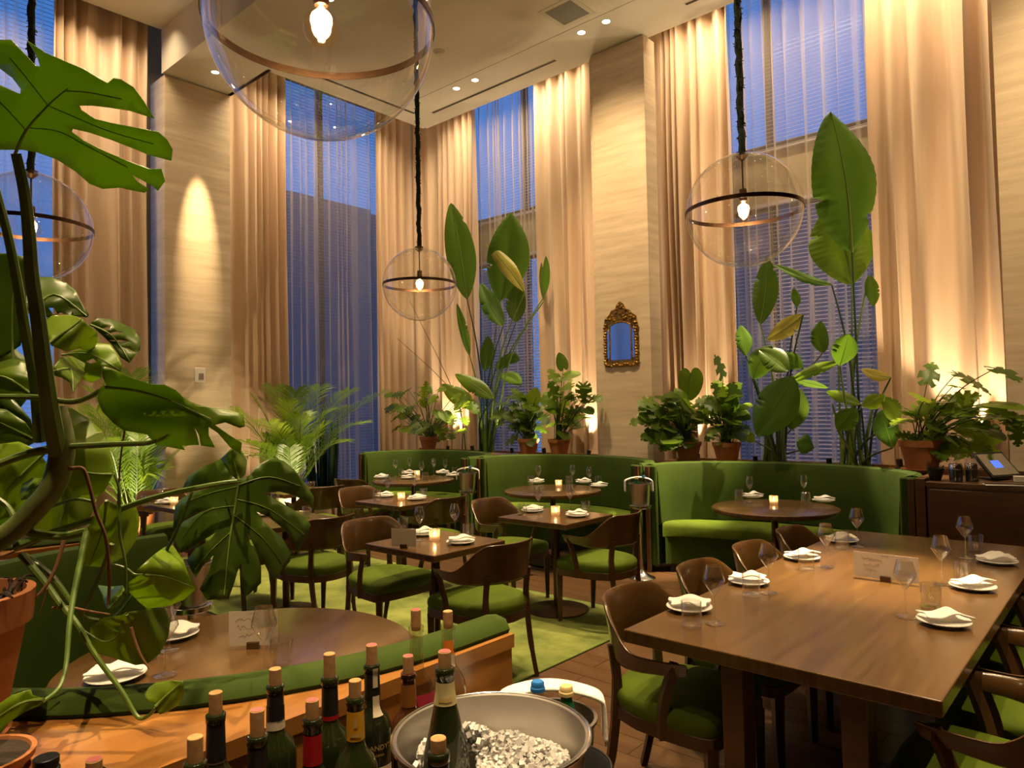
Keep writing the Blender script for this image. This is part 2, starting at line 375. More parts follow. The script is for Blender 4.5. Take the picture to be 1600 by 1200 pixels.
window('window_1', 'y', -8.35, -5.35, 4.58, 6.62, YB, (-7.0,)); window('window_2', 'y', -8.35, -5.35, .8, 3.92, YB, (-7.0,))
window('window_3', 'y', -4.35, -.75, 4.58, 6.62, YB, (-2.02, -3.2)); window('window_4', 'y', -4.35, -.75, .8, 3.92, YB, (-2.02, -3.2))
window('window_5', 'x', 4.7, 7.5, .35, 6.62, XL, (6.2,)); window('window_6', 'x', -2.6, 3.63, .5, 6.62, XL, (-.8, .4, 1.9))
# venetian blinds: head rail, slats too fine to pick apart, bottom rail, ladder cords
def blind(label, axis, a0, a1, z0, z1, p, pitch, wd, tilt):
    t = thing('venetian_blind', label, 'blind', ((a0+a1)/2, p, z0) if axis == 'y' else (p, (a0+a1)/2, z0), 0, 'venetian blinds at the windows')
    h = (a1-a0)/2
    def bx(b, u0, u1, q0, q1, v0, v1): return b.box(u0, u1, q0, q1, v0, v1) if axis == 'y' else b.box(q0, q1, u0, u1, v0, v1)
    b = MB(); n = int((z1-z0-.08)/pitch); dz = wd/2*math.sin(tilt); dy = wd/2*math.cos(tilt); s = 1 if axis == 'y' else -1
    for i in range(n):
        z = .04+i*pitch
        q = [(-h, -dy*s, z-dz), (h, -dy*s, z-dz), (h, dy*s, z+dz), (-h, dy*s, z+dz)]
        if axis != 'y': q = [(c[1], c[0], c[2]) for c in q]
        b.add(q, [(0, 1, 2, 3)])
    stuff(b.build('slats', m_slat, t, smooth=0))
    bx(MB(), -h, h, -.02, .02, 0, .018).build('bottom_rail', m_slat, t, smooth=0); bx(MB(), -h, h, -.03, .03, z1-z0-.04, z1-z0).build('head_rail', m_slat, t, smooth=0)
    for u in (-h*.7, 0, h*.7): bx(MB(), u-.004, u+.004, -.021, -.019, .02, z1-z0-.04).build('ladder_cord', m_slat, t, smooth=0)
blind('upper venetian blind with lilac slats in the back window left of the mirror', 'y', -8.30, -5.4, 4.53, 6.6, 8.195, .045, .036, R(28))
blind('lower venetian blind behind the bird of paradise left of the mirror', 'y', -8.30, -5.4, .9, 3.923, 8.195, .045, .034, R(28))
blind('upper venetian blind with bright blue gaps behind the right window sheer', 'y', -4.3, -.8, 4.53, 6.6, 8.195, .045, .034, R(28))
blind('lower venetian blind behind the tall leaves in the right window', 'y', -4.3, -.8, .9, 3.923, 8.195, .045, .034, R(28))
blind('thin open venetian blind in the corner window behind the palm', 'x', 4.75, 7.45, .4, 6.6, XL+.06, .05, .02, R(5))
blind('thin open venetian blind in the far left window', 'x', -2.5, 3.6, .55, 6.6, XL+.06, .05, .024, R(12))
# dusk outside: street and dim buildings
g = MB().box(-60, 30, -20, 60, -4.2, -4.0).build('street_ground', m_ground, smooth=0); struct(g)
def building(label, x0, x1, y0, y1, h, wins):
    t = thing('distant_building', label, 'building', ((x0+x1)/2, (y0+y1)/2, -4.0))
    a, b = (x1-x0)/2, (y1-y0)/2
    MB().box(-a, a, -b, b, 0, h).build('facade', m_bld, t, smooth=0); MB().box(-a*.5, a*.3, -b*.4, b*.5, h, h+1.4).build('roof_house', m_bld, t, smooth=0)
    for (u, z, face) in wins:
        if face == 'x': MB().box(a, a+.03, u, u+1.1, z, z+1.4).build('window', m_litw, t, smooth=0)
        else: MB().box(u, u+1.1, -b-.03, -b, z, z+1.4).build('window', m_litw, t, smooth=0)
building('dim building with a stepped roofline beyond the corner window', -36, -26, 12, 26, 14.5, [(-3, 3, 'x'), (1.5, 6.2, 'x'), (4, 2.4, 'x')])
building('lower dim building further along beyond the corner window', -48, -37, 15, 44, 16, [(-9, 5, 'x')])
building('dim building beyond the back windows', -24, -8, 34, 46, 17, [])
# ------------------------------------------------------------------ drapes and sheers
def curtain(name, label, cat, mat, axis, a0, a1, z0, z1, p, folds, amp, seed, group, gather=0, nv=14):
    t = thing(name, label, cat, ((a0+a1)/2, p, z0) if axis == 'y' else (p, (a0+a1)/2, z0), 0, group)
    r = random.Random(seed); ph = [r.uniform(0, 6.28) for _ in range(5)]; w = a1-a0; H = z1-z0; s = -1 if axis == 'y' else 1
    fr = [r.uniform(.8, 1.25) for _ in range(3)]
    K = int(folds); cw = [0]
    for _ in range(K): cw.append(cw[-1]+r.choice((.45, .7, 1, 1, 1.5, 2.0)))
    cw = [c/cw[-1] for c in cw]; fa = [r.uniform(.45, 1.35) for _ in range(K+1)]
    def fn(u, v):
        i = 0
        while i < K-1 and u > cw[i+1]: i += 1
        f_ = (u-cw[i])/(cw[i+1]-cw[i]); q = (i+f_)*2*PI; sh = .12*math.sin(v*2.1+ph[i % 5])*(1-v)
        k = math.cos(q+sh*3)*(1+.18*math.cos(2*q+ph[i % 5]))
        am = amp*lerp(fa[i], fa[i+1], sm(0, 1, f_))*(1+.22*math.sin(v*4+ph[i % 5]))
        d = am*k
        uu = (u-.5)*w*(1-gather*(1-v)**2)+.012*math.sin(v*7+q)
        return (uu, d*s, v*H) if axis == 'y' else (d*s, uu, v*H)
    nu = int(folds*14)
    MB().grid(nu, nv, fn).build('cloth', mat, t, smooth=80)
    hb = MB().grid(nu, 1, lambda u, v: tuple(Vector(fn(u, 0))+Vector((0, 0, v*.05)))).build('hem', mat, t, smooth=80, solid=.006)
    return t
DR = 'silk drapes at the tall windows'; SH = 'sheer curtains at the tall windows'
curtain('drape', 'gold silk drape on the back wall right of the room corner', 'drape', m_silk, 'y', -8.95, -7.55, .02, 6.55, 7.75, 8, .055, 11, DR)
curtain('drape', 'gold silk drape left of the stone pillar with the mirror', 'drape', m_silk, 'y', -6.30, -4.95, .02, 6.55, 7.70, 7, .06, 12, DR)
curtain('drape', 'gold silk drape just right of the pillar with the mirror', 'drape', m_silk, 'y', -4.55, -3.42, .02, 6.55, 7.72, 8, .055, 13, DR)
curtain('drape', 'wide rumpled silk drape at the far right window edge', 'drape', m_silk, 'y', -1.95, -.72, .02, 6.55, 7.70, 5.5, .072, 14, DR)
curtain('drape', 'gold silk drape right of the plain left pillar', 'drape', m_silk, 'x', 4.50, 5.36, .02, 6.55, -9.02, 6, .055, 15, DR)
curtain('drape', 'gold silk drape left of the room corner behind a globe lamp', 'drape', m_silk, 'x', 6.98, 7.80, .02, 6.55, -9.02, 5.5, .055, 16, DR)
curtain('drape', 'brown gold silk drape left of the plain pillar behind the large leaf', 'drape', m_silk, 'x', 2.50, 3.50, .02, 6.55, -9.02, 6.5, .055, 17, DR)
curtain('sheer_curtain', 'sheer curtain over the back window left of the mirror', 'curtain', m_sheer, 'y', -7.75, -6.15, .02, 6.5, 7.92, 14, .035, 21, SH)
curtain('sheer_curtain', 'sheer curtain over the right back window', 'curtain', m_sheer, 'y', -3.60, -2.02, .02, 6.5, 7.90, 13, .04, 22, SH)
curtain('sheer_curtain', 'sheer curtain over the corner window behind the palm', 'curtain', m_sheer, 'x', 5.22, 7.1, .02, 6.5, -9.15, 12, .035, 23, SH)
curtain('sheer_curtain', 'sheer curtain at the far left edge of the room', 'curtain', m_sheer, 'x', -2.6, 2.62, .02, 6.5, -9.15, 30, .035, 24, SH)
# ------------------------------------------------------------------ ceiling fittings
def downlight(x, y, label, tgt=None, power=0, ang=40, z=CEIL, blend=.9):
    t = thing('downlight', label, 'downlight', (x, y, z), 0, 'recessed ceiling downlights')
    MB().lathe([(.045, -.002), (.058, -.004), (.058, .0), (.045, .0)], 20).build('trim_ring', m_white_t, t)
    MB().lathe([(.0001, -.0015), (.044, -.0015)], 20).build('lens', m_lampw, t)
    if power: spot('downlight_lamp', (x, y, z-.012), tgt or (x, y, 0), power, ang, blend, .02)
    return t
def slot(x0, x1, y0, y1, label):
    t = thing('slot_diffuser', label, 'air vent', ((x0+x1)/2, (y0+y1)/2, CEIL)); a, b = (x1-x0)/2, (y1-y0)/2
    MB().box(-a, a, -b, b, -.003, .0).build('slot_opening', m_black, t, smooth=0)
    for q in ((-a-.008, a+.008, -b-.008, -b), (-a-.008, a+.008, b, b+.008)): MB().box(*q, -.004, 0).build('slot_edge', m_white_t, t, smooth=0)
slot(-7.33, -5.14, 6.665, 6.705, 'long black slot diffuser in the ceiling left of the pillar')
slot(-3.42, -1.4, 6.665, 6.705, 'black slot diffuser in the ceiling above the right window')
slot(-7.545, -7.505, 4.7, 6.52, 'black slot diffuser along the ceiling beside the left drapes')
t = thing('ceiling_vent', 'square ceiling vent with grey grille', 'air vent', (-4.41, 5.955, CEIL))
for q in ((-.22, .22, -.22, -.17), (-.22, .22, .17, .22), (-.22, -.17, -.17, .17), (.17, .22, -.17, .17)): MB().box(*q, -.006, 0).build('vent_frame', m_white_t, t, smooth=0)
MB().box(-.17, .17, -.17, .17, -.003, .0).build('grille', m_grille, t, smooth=0)
t = thing('smoke_detector', 'round white smoke detector on the ceiling', 'detector', (-5.99, 5.58, CEIL))
MB().lathe([(.07, 0), (.07, -.012), (.05, -.02), (.045, -.04), (.0001, -.045)], 24).build('housing', m_white_t, t); MB().lathe([(.046, -.024), (.048, -.028), (.046, -.032)], 24).build('vent_ring', m_grille, t)
# ------------------------------------------------------------------ gilt mirror and wall plate
mp = PY(971, 528, PF); t = thing('gilt_mirror', 'small antique mirror in carved gilt frame on stone pillar', 'mirror', (mp.x, PF, mp.z-.33))
MB().box(-.135, .135, -.022, -.016, .08, .50).build('mirror_glass', m_mirror, t, smooth=0)
for s in (-1, 1):
    MB().box(*sorted((s*.155, s*.185)), -.022, -.016, .10, .42).build('side_glass', m_mirror, t, smooth=0)
    MB().tube([(s*.143, -.02, .07), (s*.143, -.02, .47)], .012, 8).build('inner_moulding', m_gold, t)
    b = MB()
    for k in range(15):
        z = .04+k*.032; b.lathe([(.0001, -.022), (.02, -.012), (.026, 0), (.02, .012), (.0001, .022)], 8, (s*(.205+.006*math.sin(k*2.1)), -.02, z))
    b.box(*sorted((s*.185, s*.215)), -.026, 0, .02, .52); b.build('carved_stile', m_gold, t, smooth=60)
MB().tube([(-.143, -.02, .47), (-.07, -.02, .505), (0, -.02, .515), (.07, -.02, .505), (.143, -.02, .47)], .012, 8).build('arched_moulding', m_gold, t)
b = MB().box(-.21, .21, -.028, 0, 0, .065)
for k in range(12): b.lathe([(.0001, -.02), (.02, -.01), (.024, 0), (.0001, .022)], 8, (-.2+k*.0364, -.022, .022+.012*math.cos(k*1.7)))
b.build('carved_rail', m_gold, t, smooth=60)
b = MB(); out = [(-.215, .48), (-.21, .56), (-.15, .60), (-.12, .65), (-.07, .66), (-.035, .72), (0, .745), (.035, .72), (.07, .66), (.12, .64), (.15, .60), (.21, .56), (.215, .48), (.14, .49), (0, .53), (-.14, .49)]
b.prism(out, 0, .022, Matrix(((1, 0, 0, 0), (0, 0, -1, 0), (0, 1, 0, 0), (0, 0, 0, 1))))
r2 = random.Random(3)
for k in range(34):
    u = r2.uniform(-.19, .19); z = .53+r2.random()*(.20*(1-abs(u)/.22)); b.lathe([(.0001, -.018), (.015, -.008), (.019, 0), (.0001, .02)], 7, (u, -.024, z))
b.build('carved_crest', m_gold, t, smooth=60)
tp = PX(312, 586, -8.8); t = thing('wall_switch_plate', 'white switch plate on the plain left pillar', 'switch plate', tuple(tp))
MB().box(0, .014, -.065, .065, -.09, .09).build('plate', m_plastic, t, smooth=0, bevel=.006); MB().box(.014, .018, -.02, .045, -.06, .02).build('panel', m_brush, t, smooth=0, bevel=.002)
# ================================================================== hanging globe lamps
def pendant(x, y, z, label, power, D=.60):
    t = thing('globe_pendant_lamp', label, 'pendant lamp', (x, y, z), 0, 'clear globe pendant lamps'); r = D/2; top = (CEIL if y > 3.61 else 6.31)-z
    pr = [(max(.0001, r*math.sin(a)), r*math.cos(a)) for a in [PI*(.035+.965*i/40) for i in range(41)]]
    MB().lathe(pr, 56).build('globe', m_globe, t, smooth=80)
    w = D*.018
    MB().lathe([(r*1.004, -w), (r*1.012, -w), (r*1.012, w), (r*1.004, w), (r*1.004, -w)], 64).build('metal_band', m_bronze, t, smooth=30)
    rr = random.Random(int(x*31)); n = int((top-r)/.03)
    cp = [(rr.uniform(-.004, .004), rr.uniform(-.004, .004), r*.98+(top-r*.98)*i/n) for i in range(n+1)]
    cd = MB().tube(cp, [rr.uniform(.016, .021) for _ in cp], 8)
    for i in range(n*2):
        q = Vector(cp[rr.randrange(n)])+Vector((0, 0, rr.uniform(0, .03))); a = rr.random()*6.28; e = q+Vector((math.cos(a)*.028, math.sin(a)*.028, rr.uniform(-.02, .012)))
        cd.tube([q, e], [.006, .002], 4)
    cd.build('moss_cord', m_cord, t)
    MB().lathe([(.0001, .0), (.035, .0), (.032, -.02), (.012, -.04), (.0001, -.04)], 16, (0, 0, r+.012)).build('cap', m_bronze, t)
    MB().tube([(0, 0, r), (0, 0, .10)], .005, 6).build('rod', m_bronze, t)
    MB().lathe([(.0001, .115), (.020, .115), (.022, .06), (.018, .05), (.0001, .05)], 16).build('socket', m_bronze, t)
    bl = MB().lathe([(.018, .055), (.022, .04), (.045, .012), (.05, -.012), (.045, -.035), (.028, -.055), (.0001, -.062)], 20).build('bulb', m_bulbg, t)
    f = MB()
    for k in range(6):
        a = k*PI/3; f.tube([(.006*math.cos(a), .006*math.sin(a), .045), (.013*math.cos(a), .013*math.sin(a), -.005), (.006*math.cos(a+.5), .006*math.sin(a+.5), -.038)], .0022, 5)
    f.build('filament', m_fil, bl)
    point('bulb_light', (x, y, z-.01), power, .03, WARM)
    return t
pendant(-4.42, 3.86, 2.62, 'far globe lamp hanging before the room corner', 21)
pendant(-1.56, 3.64, 2.62, 'globe lamp above the long table near the right window', 21)
pendant(-4.55, 1.16, 2.64, 'globe lamp at the left edge behind the large leaf', 21)
pendant(-1.62, 1.08, 2.64, 'large nearest globe lamp cut by the top edge', 21)
# ================================================================== booths
def booth(name, cx, y0, cy, a, b, label, zt=1.025, front=True):
    t = thing(name, label, 'booth', (cx, cy, 0), 0, 'green velvet booths along the windows')
    n = 40; path = [(-a, y0-cy)]+[(-a*math.cos(PI*i/n), b*math.sin(PI*i/n)) for i in range(n+1)]+[(a, y0-cy)]
    path = path[::-1]           # travel right to left, so that left of travel is the outside? inside is to the left
    si = -1
    def sec(pts): return [(o, z) for o, z in pts]
    # inside (towards the table) is the left of travel when going from right to left along the back
    bk = MB().sweep(path, sec([(-.02, .06), (.045, .06), (.07, .44), (.115, .47), (.10, .70), (.085, .95), (.06, zt-.012), (.02, zt), (-.03, zt-.004), (-.05, zt-.03), (-.05, .06)]))
    bko = bk.build('backrest', m_velvet, t, smooth=50)
    MB().tube([(x, y, zt-.005) for x, y in [(p[0], p[1]) for p in path]], .008, 6).build('piping', m_velvet, bko)
    m = 36; yo = y0-cy; rows = [(0.0, .30), (0.0, .455), (.35, .474), (.80, .474), (.95, .455), (1.0, .42), (1.0, .34)]
    def seatp(u, v):
        th = PI*u; k = v*(len(rows)-1); i = min(len(rows)-2, int(k)); r0, z0_ = rows[i]; r1, z1_ = rows[i+1]; q = lerp(r0, r1, k-i); z = lerp(z0_, z1_, k-i)
        bx_, by_ = -(a-.075)*math.cos(th), max(yo, (b-.075)*math.sin(th)); fx, fy = -(a-.10)*math.cos(th)*.985, yo+(b-.54-yo)*max(0, math.sin(th))**1.3+.012
        return (lerp(bx_, fx, q), lerp(by_, fy, q), z)
    MB().grid(m, len(rows)-1, seatp).build('seat_cushion', m_seatv, t, smooth=60)
    MB().grid(m, 1, lambda u, v: ((lambda p: (p[0]*.985, p[1]+.02, .08 if v < .5 else .345))(seatp(u, 1)))).build('seat_base', m_velvet, t, smooth=60)
    MB().grid(m, 1, lambda u, v: ((lambda p: (p[0]*.96, p[1]+.06, 0 if v < .5 else .085))(seatp(u, 1)))).build('plinth', m_black, t, smooth=60)
    for s in (-1, 1):
        MB().box(*sorted((s*(a-.085), s*(a+.045))), y0-cy-.035, y0-cy+.001, .06, zt-.01).build('end_panel', m_velvet, t, smooth=40, bevel=.02, seg=3)
        MB().box(s*a-.022, s*a+.022, y0-cy-.06, y0-cy-.035, 0, zt-.02).build('end_post', m_wood, t, smooth=0, bevel=.004)
    return t
booth('curved_booth', -2.46, 6.02, 6.12, 1.13, .69, 'curved green velvet booth at right beside the dark cabinet')
booth('curved_booth', -4.78, 6.02, 6.12, 1.07, .69, 'middle curved green velvet booth below the gilt mirror')
booth('curved_booth', -6.97, 5.90, 6.05, 1.00, .74, 'far curved green velvet booth in the room corner')
# planter ledge behind the booths
t = thing('planter_ledge', 'long wooden ledge carrying potted plants behind the booths', 'ledge', (-4.4, 7.2, 0))
for (a, b) in ((-4.3, -.46), (.37, 3.5)):
    MB().box(a, b, -.29, .02, .94, .975).build('ledge_board', m_oak, t, smooth=0, bevel=.003)
    MB().box(a, b, .021, .329, .90, .93).build('soil_trough', m_soil, t, smooth=0)
    MB().box(a, b, .33, .36, 0, .975).build('back_board', m_oak, t, smooth=0); MB().box(a, b, -.28, -.25, 0, .94).build('front_board', m_wood, t, smooth=0)
# ------------------------------------------------------------------ nooks with wooden surround (near left)
def nook(cx, cy, Rr, label, ledge=True, x1=None, y1=1.42, zt=1.04):
    t = thing('round_nook_booth', label, 'booth', (cx, cy, 0), 0, 'round green nooks on the near left')
    n = 44; top = y1-cy; path = [(Rr, top), (Rr, top*.5)]+[(Rr*math.cos(PI*i/n), -Rr*math.sin(PI*i/n)) for i in range(n+1)]+[(-Rr, top*.5), (-Rr, top)]
    path = path[::-1]
    bk = MB().sweep(path, [(-.03, .06), (-.03, 1.0), (-.035, zt-.03), (-.02, zt-.006), (.015, zt), (.05, zt-.008), (.065, zt-.04), (.075, .9), (.10, .5), (.09, .44), (.06, .44), (.06, .06)])
    bk.build('backrest', m_velvet, t, smooth=50)
    MB().sweep(path, [(.06, .08), (.06, .455), (.30, .475), (.48, .47), (.52, .44), (.52, .30), (.50, .08)]).build('seat', m_seatv, t, smooth=50)
    if ledge:
        x0, x1l, yb = -Rr-.12, Rr+.05, -cy-.25
        # ledge board: rectangle with the round cut out of it
        arc = [(Rr*1.03*math.cos(PI*i/n), -Rr*1.03*math.sin(PI*i/n)) for i in range(n+1)]
        b = MB()
        for z in (.965, 1.0):
            pass
        out = [(x1l, top)]+[(x1l, lerp(top, yb, i/(n/2))) for i in range(1, int(n/2)+1)]
        inner = [(Rr*1.03, top)]+arc+[(-Rr*1.03, top)]
        k = len(inner); outer = []
        for i, (px, py) in enumerate(inner):
            u = i/(k-1)
            per = [(x1l, top), (x1l, yb), (x0, yb), (x0, top)]
            ang = math.atan2(py-.0, px)
            if i == 0: outer.append((x1l, top)); continue
            if i == k-1: outer.append((x0, top)); continue
            if py > -1e-6: outer.append((x1l if px > 0 else x0, py)); continue
            sx = (x1l if px > 0 else -x0)/max(1e-6, abs(px)); sy = abs(yb)/max(1e-6, abs(py)); s_ = min(sx, sy)
            outer.append((px*s_, py*s_))
        vs = [(p[0], p[1], z) for z in (.965, 1.0) for p in inner]+[(p[0], p[1], z) for z in (.965, 1.0) for p in outer]
        fs = []
        for i in range(k-1):
            fs += [(k+i, k+i+1, 3*k+i+1, 3*k+i), (i, i+1, 2*k+i+1, 2*k+i), (2*k+i, 2*k+i+1, 3*k+i+1, 3*k+i), (i, i+1, k+i+1, k+i)]
        fs += [(0, 2*k, 3*k, k), (k-1, 3*k-1, 4*k-1, 2*k-1)]
        MB().add(vs, fs).build('ledge_top', m_oak, t, smooth=20)
        MB().box(x1l-.03, x1l-.005, yb, top-.005, 0, .965).build('side_panel', m_oak, t, smooth=0)
        MB().box(x0, x1l-.03, yb, yb+.025, 0, .965).build('back_panel', m_oak, t, smooth=0); MB().box(x0, x0+.025, yb+.025, top-.005, 0, .965).build('side_panel', m_oak, t, smooth=0)
        for (a, b) in ((Rr*1.03, x1l-.03), (x0+.025, -Rr*1.03)): MB().box(a, b, top-.03, top-.005, 0, .965).build('end_panel', m_oak, t, smooth=0)
    return t
nook(-2.40, 1.26, 1.08, 'round green booth with orange wood ledge behind the wine bottles')
nook(-4.86, 1.26, 1.06, 'second round green booth further left behind the monstera')
# ================================================================== chairs
def make_chair():
    t = thing('dining_chair', '', 'chair', group='walnut barrel-back chairs with green seats')
    outl = [(-.235, .24), (-.12, .255), (0, .26), (.12, .255), (.235, .24), (.252, .20), (.25, .05), (.235, -.08), (.19, -.19), (.11, -.245), (0, -.262), (-.11, -.245), (-.19, -.19), (-.235, -.08), (-.25, .05), (-.252, .20)]
    # cushion: rounded loaf on that outline
    k = len(outl); vs = []; fs = []
    lay = [(1.0, .395), (1.03, .415), (1.035, .44), (1.0, .462), (.85, .478), (.55, .487), (.0001, .49)]
    for (s_, z) in lay:
        for (x, y) in outl: vs.append((x*s_, y*s_, z))
    for j in range(len(lay)-1):
        for i in range(k): fs.append((j*k+i, j*k+(i+1) % k, (j+1)*k+(i+1) % k, (j+1)*k+i))
    st = MB().add(vs, fs).build('seat', m_seatv, t, smooth=60, sub=1)
    MB().prism([(x*1.0, y*1.0) for x, y in outl], .345, .397).build('seat_frame', m_chairw, t, smooth=30, bevel=.004)
    for s in (-1, 1):
        MB().tube([(s*.222, .222, .36), (s*.222, .222, .2), (s*.218, .226, 0)], [.030, .026, .019], 4).floor().build('leg', m_chairw, t, smooth=0)
        MB().tube(spline([(s*.165, -.280, 0), (s*.168, -.235, .18), (s*.172, -.205, .37), (s*.170, -.200, .50), (s*.172, -.218, .63)], 4), [.019]*4+[.023]*4+[.026]*4+[.024]*5, 4).floor().build('leg', m_chairw, t, smooth=20)
        MB().tube(spline([(s*.244, .04, .35), (s*.254, .05, .46), (s*.262, .075, .55), (s*.262, .11, .645)], 4), [.024]*13, 4, flat=.9).build('arm_support', m_chairw, t, smooth=20)
    # barrel back: a band that is tall at the back and sweeps down into the arms, flared at its top
    def prof(u):
        a = lerp(-1, 1, u); s = abs(a); ang = a*R(118)
        zt = lerp(.815, .655, sm(.30, .70, s)); zb = lerp(.575, .598, sm(.5, 1, s))
        rx, ry = .283, .285
        x = rx*math.sin(ang)*(1 if s < .78 else 1+.02*(s-.78)/.22); y = -ry*math.cos(ang)
        if s > .76: y += (s-.76)*.10
        return x, y, zt, zb
    vs = []; fs = []; nu = 44; sec = [(-.030, 0), (-.022, .5), (.004, .93), (.020, 1.0), (.032, .985), (.030, .92), (.004, .5), (-.004, 0)]
    for i in range(nu+1):
        x, y, zt, zb = prof(i/nu); d = Vector((x, y)).normalized()
        fl = .9 if .25 < i/nu < .75 else .6
        for (o, h) in sec:
            vs.append((x+d.x*o*fl, y+d.y*o*fl, lerp(zb, zt, h)))
    ns = len(sec)
    for i in range(nu):
        for j in range(ns): fs.append((i*ns+j, (i+1)*ns+j, (i+1)*ns+(j+1) % ns, i*ns+(j+1) % ns))
    fs += [tuple(range(ns)), tuple(nu*ns+j for j in range(ns))[::-1]]
    MB().add(vs, fs).build('backrest', m_shell, t, smooth=50, sub=1)
    return t
CH = Proto(make_chair)
def chair(x, y, rz, label): return CH.put((x, y, .007 if (x < -2.8 and 2.68 < y < 4.75) else 0), rz, label)
# ================================================================== tables
def make_sq():
    t = thing('square_table', '', 'table', group='square walnut pedestal tables')
    MB().box(-.33, .33, -.31, .31, .692, .733).build('table_top', m_top, t, smooth=0, bevel=.005)
    MB().box(-.17, .17, -.17, .17, .67, .692).build('top_plate', m_wood, t, smooth=0)
    MB().lathe([(.028, .02), (.028, .67)], 20).build('column', m_bronze, t)
    MB().lathe([(.0001, 0), (.245, 0), (.245, .008), (.225, .014), (.09, .02), (.06, .035), (.03, .04)], 40).build('base', m_bronze, t)
    return t
SQ = Proto(make_sq)
def make_rd(r):
    def fn():
        t = thing('round_table', '', 'table', group='round walnut tables in the booths')
        MB().lathe([(.0001, .70), (r-.02, .70), (r-.004, .706), (r, .72), (r-.004, .736), (r-.012, .74), (.0001, .74)], 72).build('table_top', m_top, t, smooth=40)
        MB().lathe([(.028, .02), (.028, .70)], 20).build('column', m_bronze, t)
        MB().lathe([(.0001, 0), (.26, 0), (.26, .008), (.10, .02), (.06, .035), (.03, .04)], 40).build('base', m_bronze, t)
        return t
    return fn
RD = Proto(make_rd(.50))
TT = {}
for key, (x, y), lab in (('T1', (-3.46, 3.12), 'square table with a blank card stand, nearest of the three on the rug'),
                         ('T2', (-3.50, 4.43), 'square table set for two in front of the middle booth'),
                         ('T3', (-5.28, 4.36), 'square table set for two in front of the far corner booth'),
                         ('T5', (-5.18, 3.07), 'square table on the rug half hidden by the big cut leaf'),
                         ('T6', (-7.0, 4.25), 'square table by the pale planters near the left window'),
                         ('T4', (-6.9, 3.08), 'square table with a candle below the plain left pillar')):
    SQ.put((x, y, .007), 0, lab); TT[key] = (x, y)
for key, (x, y), lab in (('B3', (-2.30, 5.80), 'round table inside the right green booth'), ('B2', (-4.60, 5.78), 'round table inside the middle green booth'), ('B1', (-6.72, 5.72), 'round table inside the far corner booth')):
    RD.put((x, y, 0), 0, lab); TT[key] = (x, y)
RN = Proto(make_rd(.60))
RN.put((-2.42, 1.27, 0), .4, 'large round table in the near left booth'); RN.put((-4.86, 1.3, 0), 1.2, 'round table in the second booth behind the monstera')
# the long table
LT = thing('long_table', 'long walnut communal table set for eight', 'table', (-.97, 3.60, 0))
MB().box(-.52, .52, -1.32, 1.32, .712, .76).build('table_top', m_top, LT, smooth=0, bevel=.004)
MB().box(-.10, .24, -1.15, 1.15, .66, .712).build('apron', m_wood, LT, smooth=0)
for sy in (-1, 1):
    for lx in (-.13, .265):
        y0 = sy*1.20
        vs = [(lx-.04, y0-.05, .712), (lx+.04, y0-.05, .712), (lx+.04, y0+.05, .712), (lx-.04, y0+.05, .712),
              (lx-.036, y0-.045, 0), (lx+.036, y0-.045, 0), (lx+.036, y0+.045, 0), (lx-.036, y0+.045, 0)]
        MB().add(vs, [(0, 1, 2, 3), (7, 6, 5, 4), (0, 4, 5, 1), (1, 5, 6, 2), (2, 6, 7, 3), (3, 7, 4, 0)]).build('leg', m_wood, LT, smooth=0, bevel=.004)
# chairs: at the square tables they face each other along the table's long axis
names = {'T1': 'table with the blank card', 'T2': 'square table before the middle booth', 'T3': 'square table before the corner booth', 'T5': 'table half hidden by the cut leaf', 'T6': 'table by the pale planters', 'T4': 'table below the plain pillar'}
for k in ('T1', 'T2', 'T3', 'T5', 'T6', 'T4'):
    x, y = TT[k]; j = rnd.uniform(-.06, .06)
    chair(x-.50, y+.0, -PI/2+j, 'barrel-back chair facing the room at the '+names[k])
    chair(x+.42, y-.0, PI/2+j*.7, 'barrel-back chair turned away from view at the '+names[k])
chair(-6.95, 5.11, .25, 'barrel-back chair drawn up to the far corner booth table')
LTc = [(-1.50, 2.62, 'nearest'), (-1.52, 3.24, 'second'), (-1.52, 3.86, 'third'), (-1.52, 4.48, 'fourth')]
for (x, y, w) in LTc: chair(-1.44, y, -PI/2+.03, w+' chair on the left side of the long table')
for (x, y, w) in LTc: chair(-.385, y+.02, PI/2, w+' chair on the right side of the long table')
# ================================================================== table ware
def make_plate():
    t = thing('plate', '', 'plate', group='white side plates')
    MB().lathe([(.0001, .004), (.055, .004), (.06, .002), (.065, .006), (.088, .014), (.092, .017), (.090, .020), (.064, .012), (.0001, .010)], 36).build('dish', m_white, t, smooth=60); return t
def make_napkin(seed):
    def fn():
        r = random.Random(seed); ph = r.random()*6
        def f(u, v):
            x = (u-.5)*.155; y = (v-.5)*.10
            z = .034+.022*math.exp(-((x-.01)/.035)**2-(y/.05)**2)+.004*math.sin(u*9+ph)+.003*math.sin(v*11+ph)
            return (x*(1+.12*math.sin(v*5+ph)), y*(1+.15*math.sin(u*6+ph)), z)
        o = MB().grid(14, 9, f).build('napkin', m_linen, smooth=70, solid=.008, sub=1); tag(o, '', 'napkin', 'folded white napkins on plates'); return o
    return fn
def make_tumbler():
    t = thing('tumbler', '', 'glass', group='straight water tumblers')
    MB().lathe([(.0001, 0), (.036, 0), (.0375, .004), (.0375, .095), (.0365, .096), (.0355, .094), (.0345, .008), (.0001, .007)], 28).build('bowl', m_glass, t, smooth=50); return t
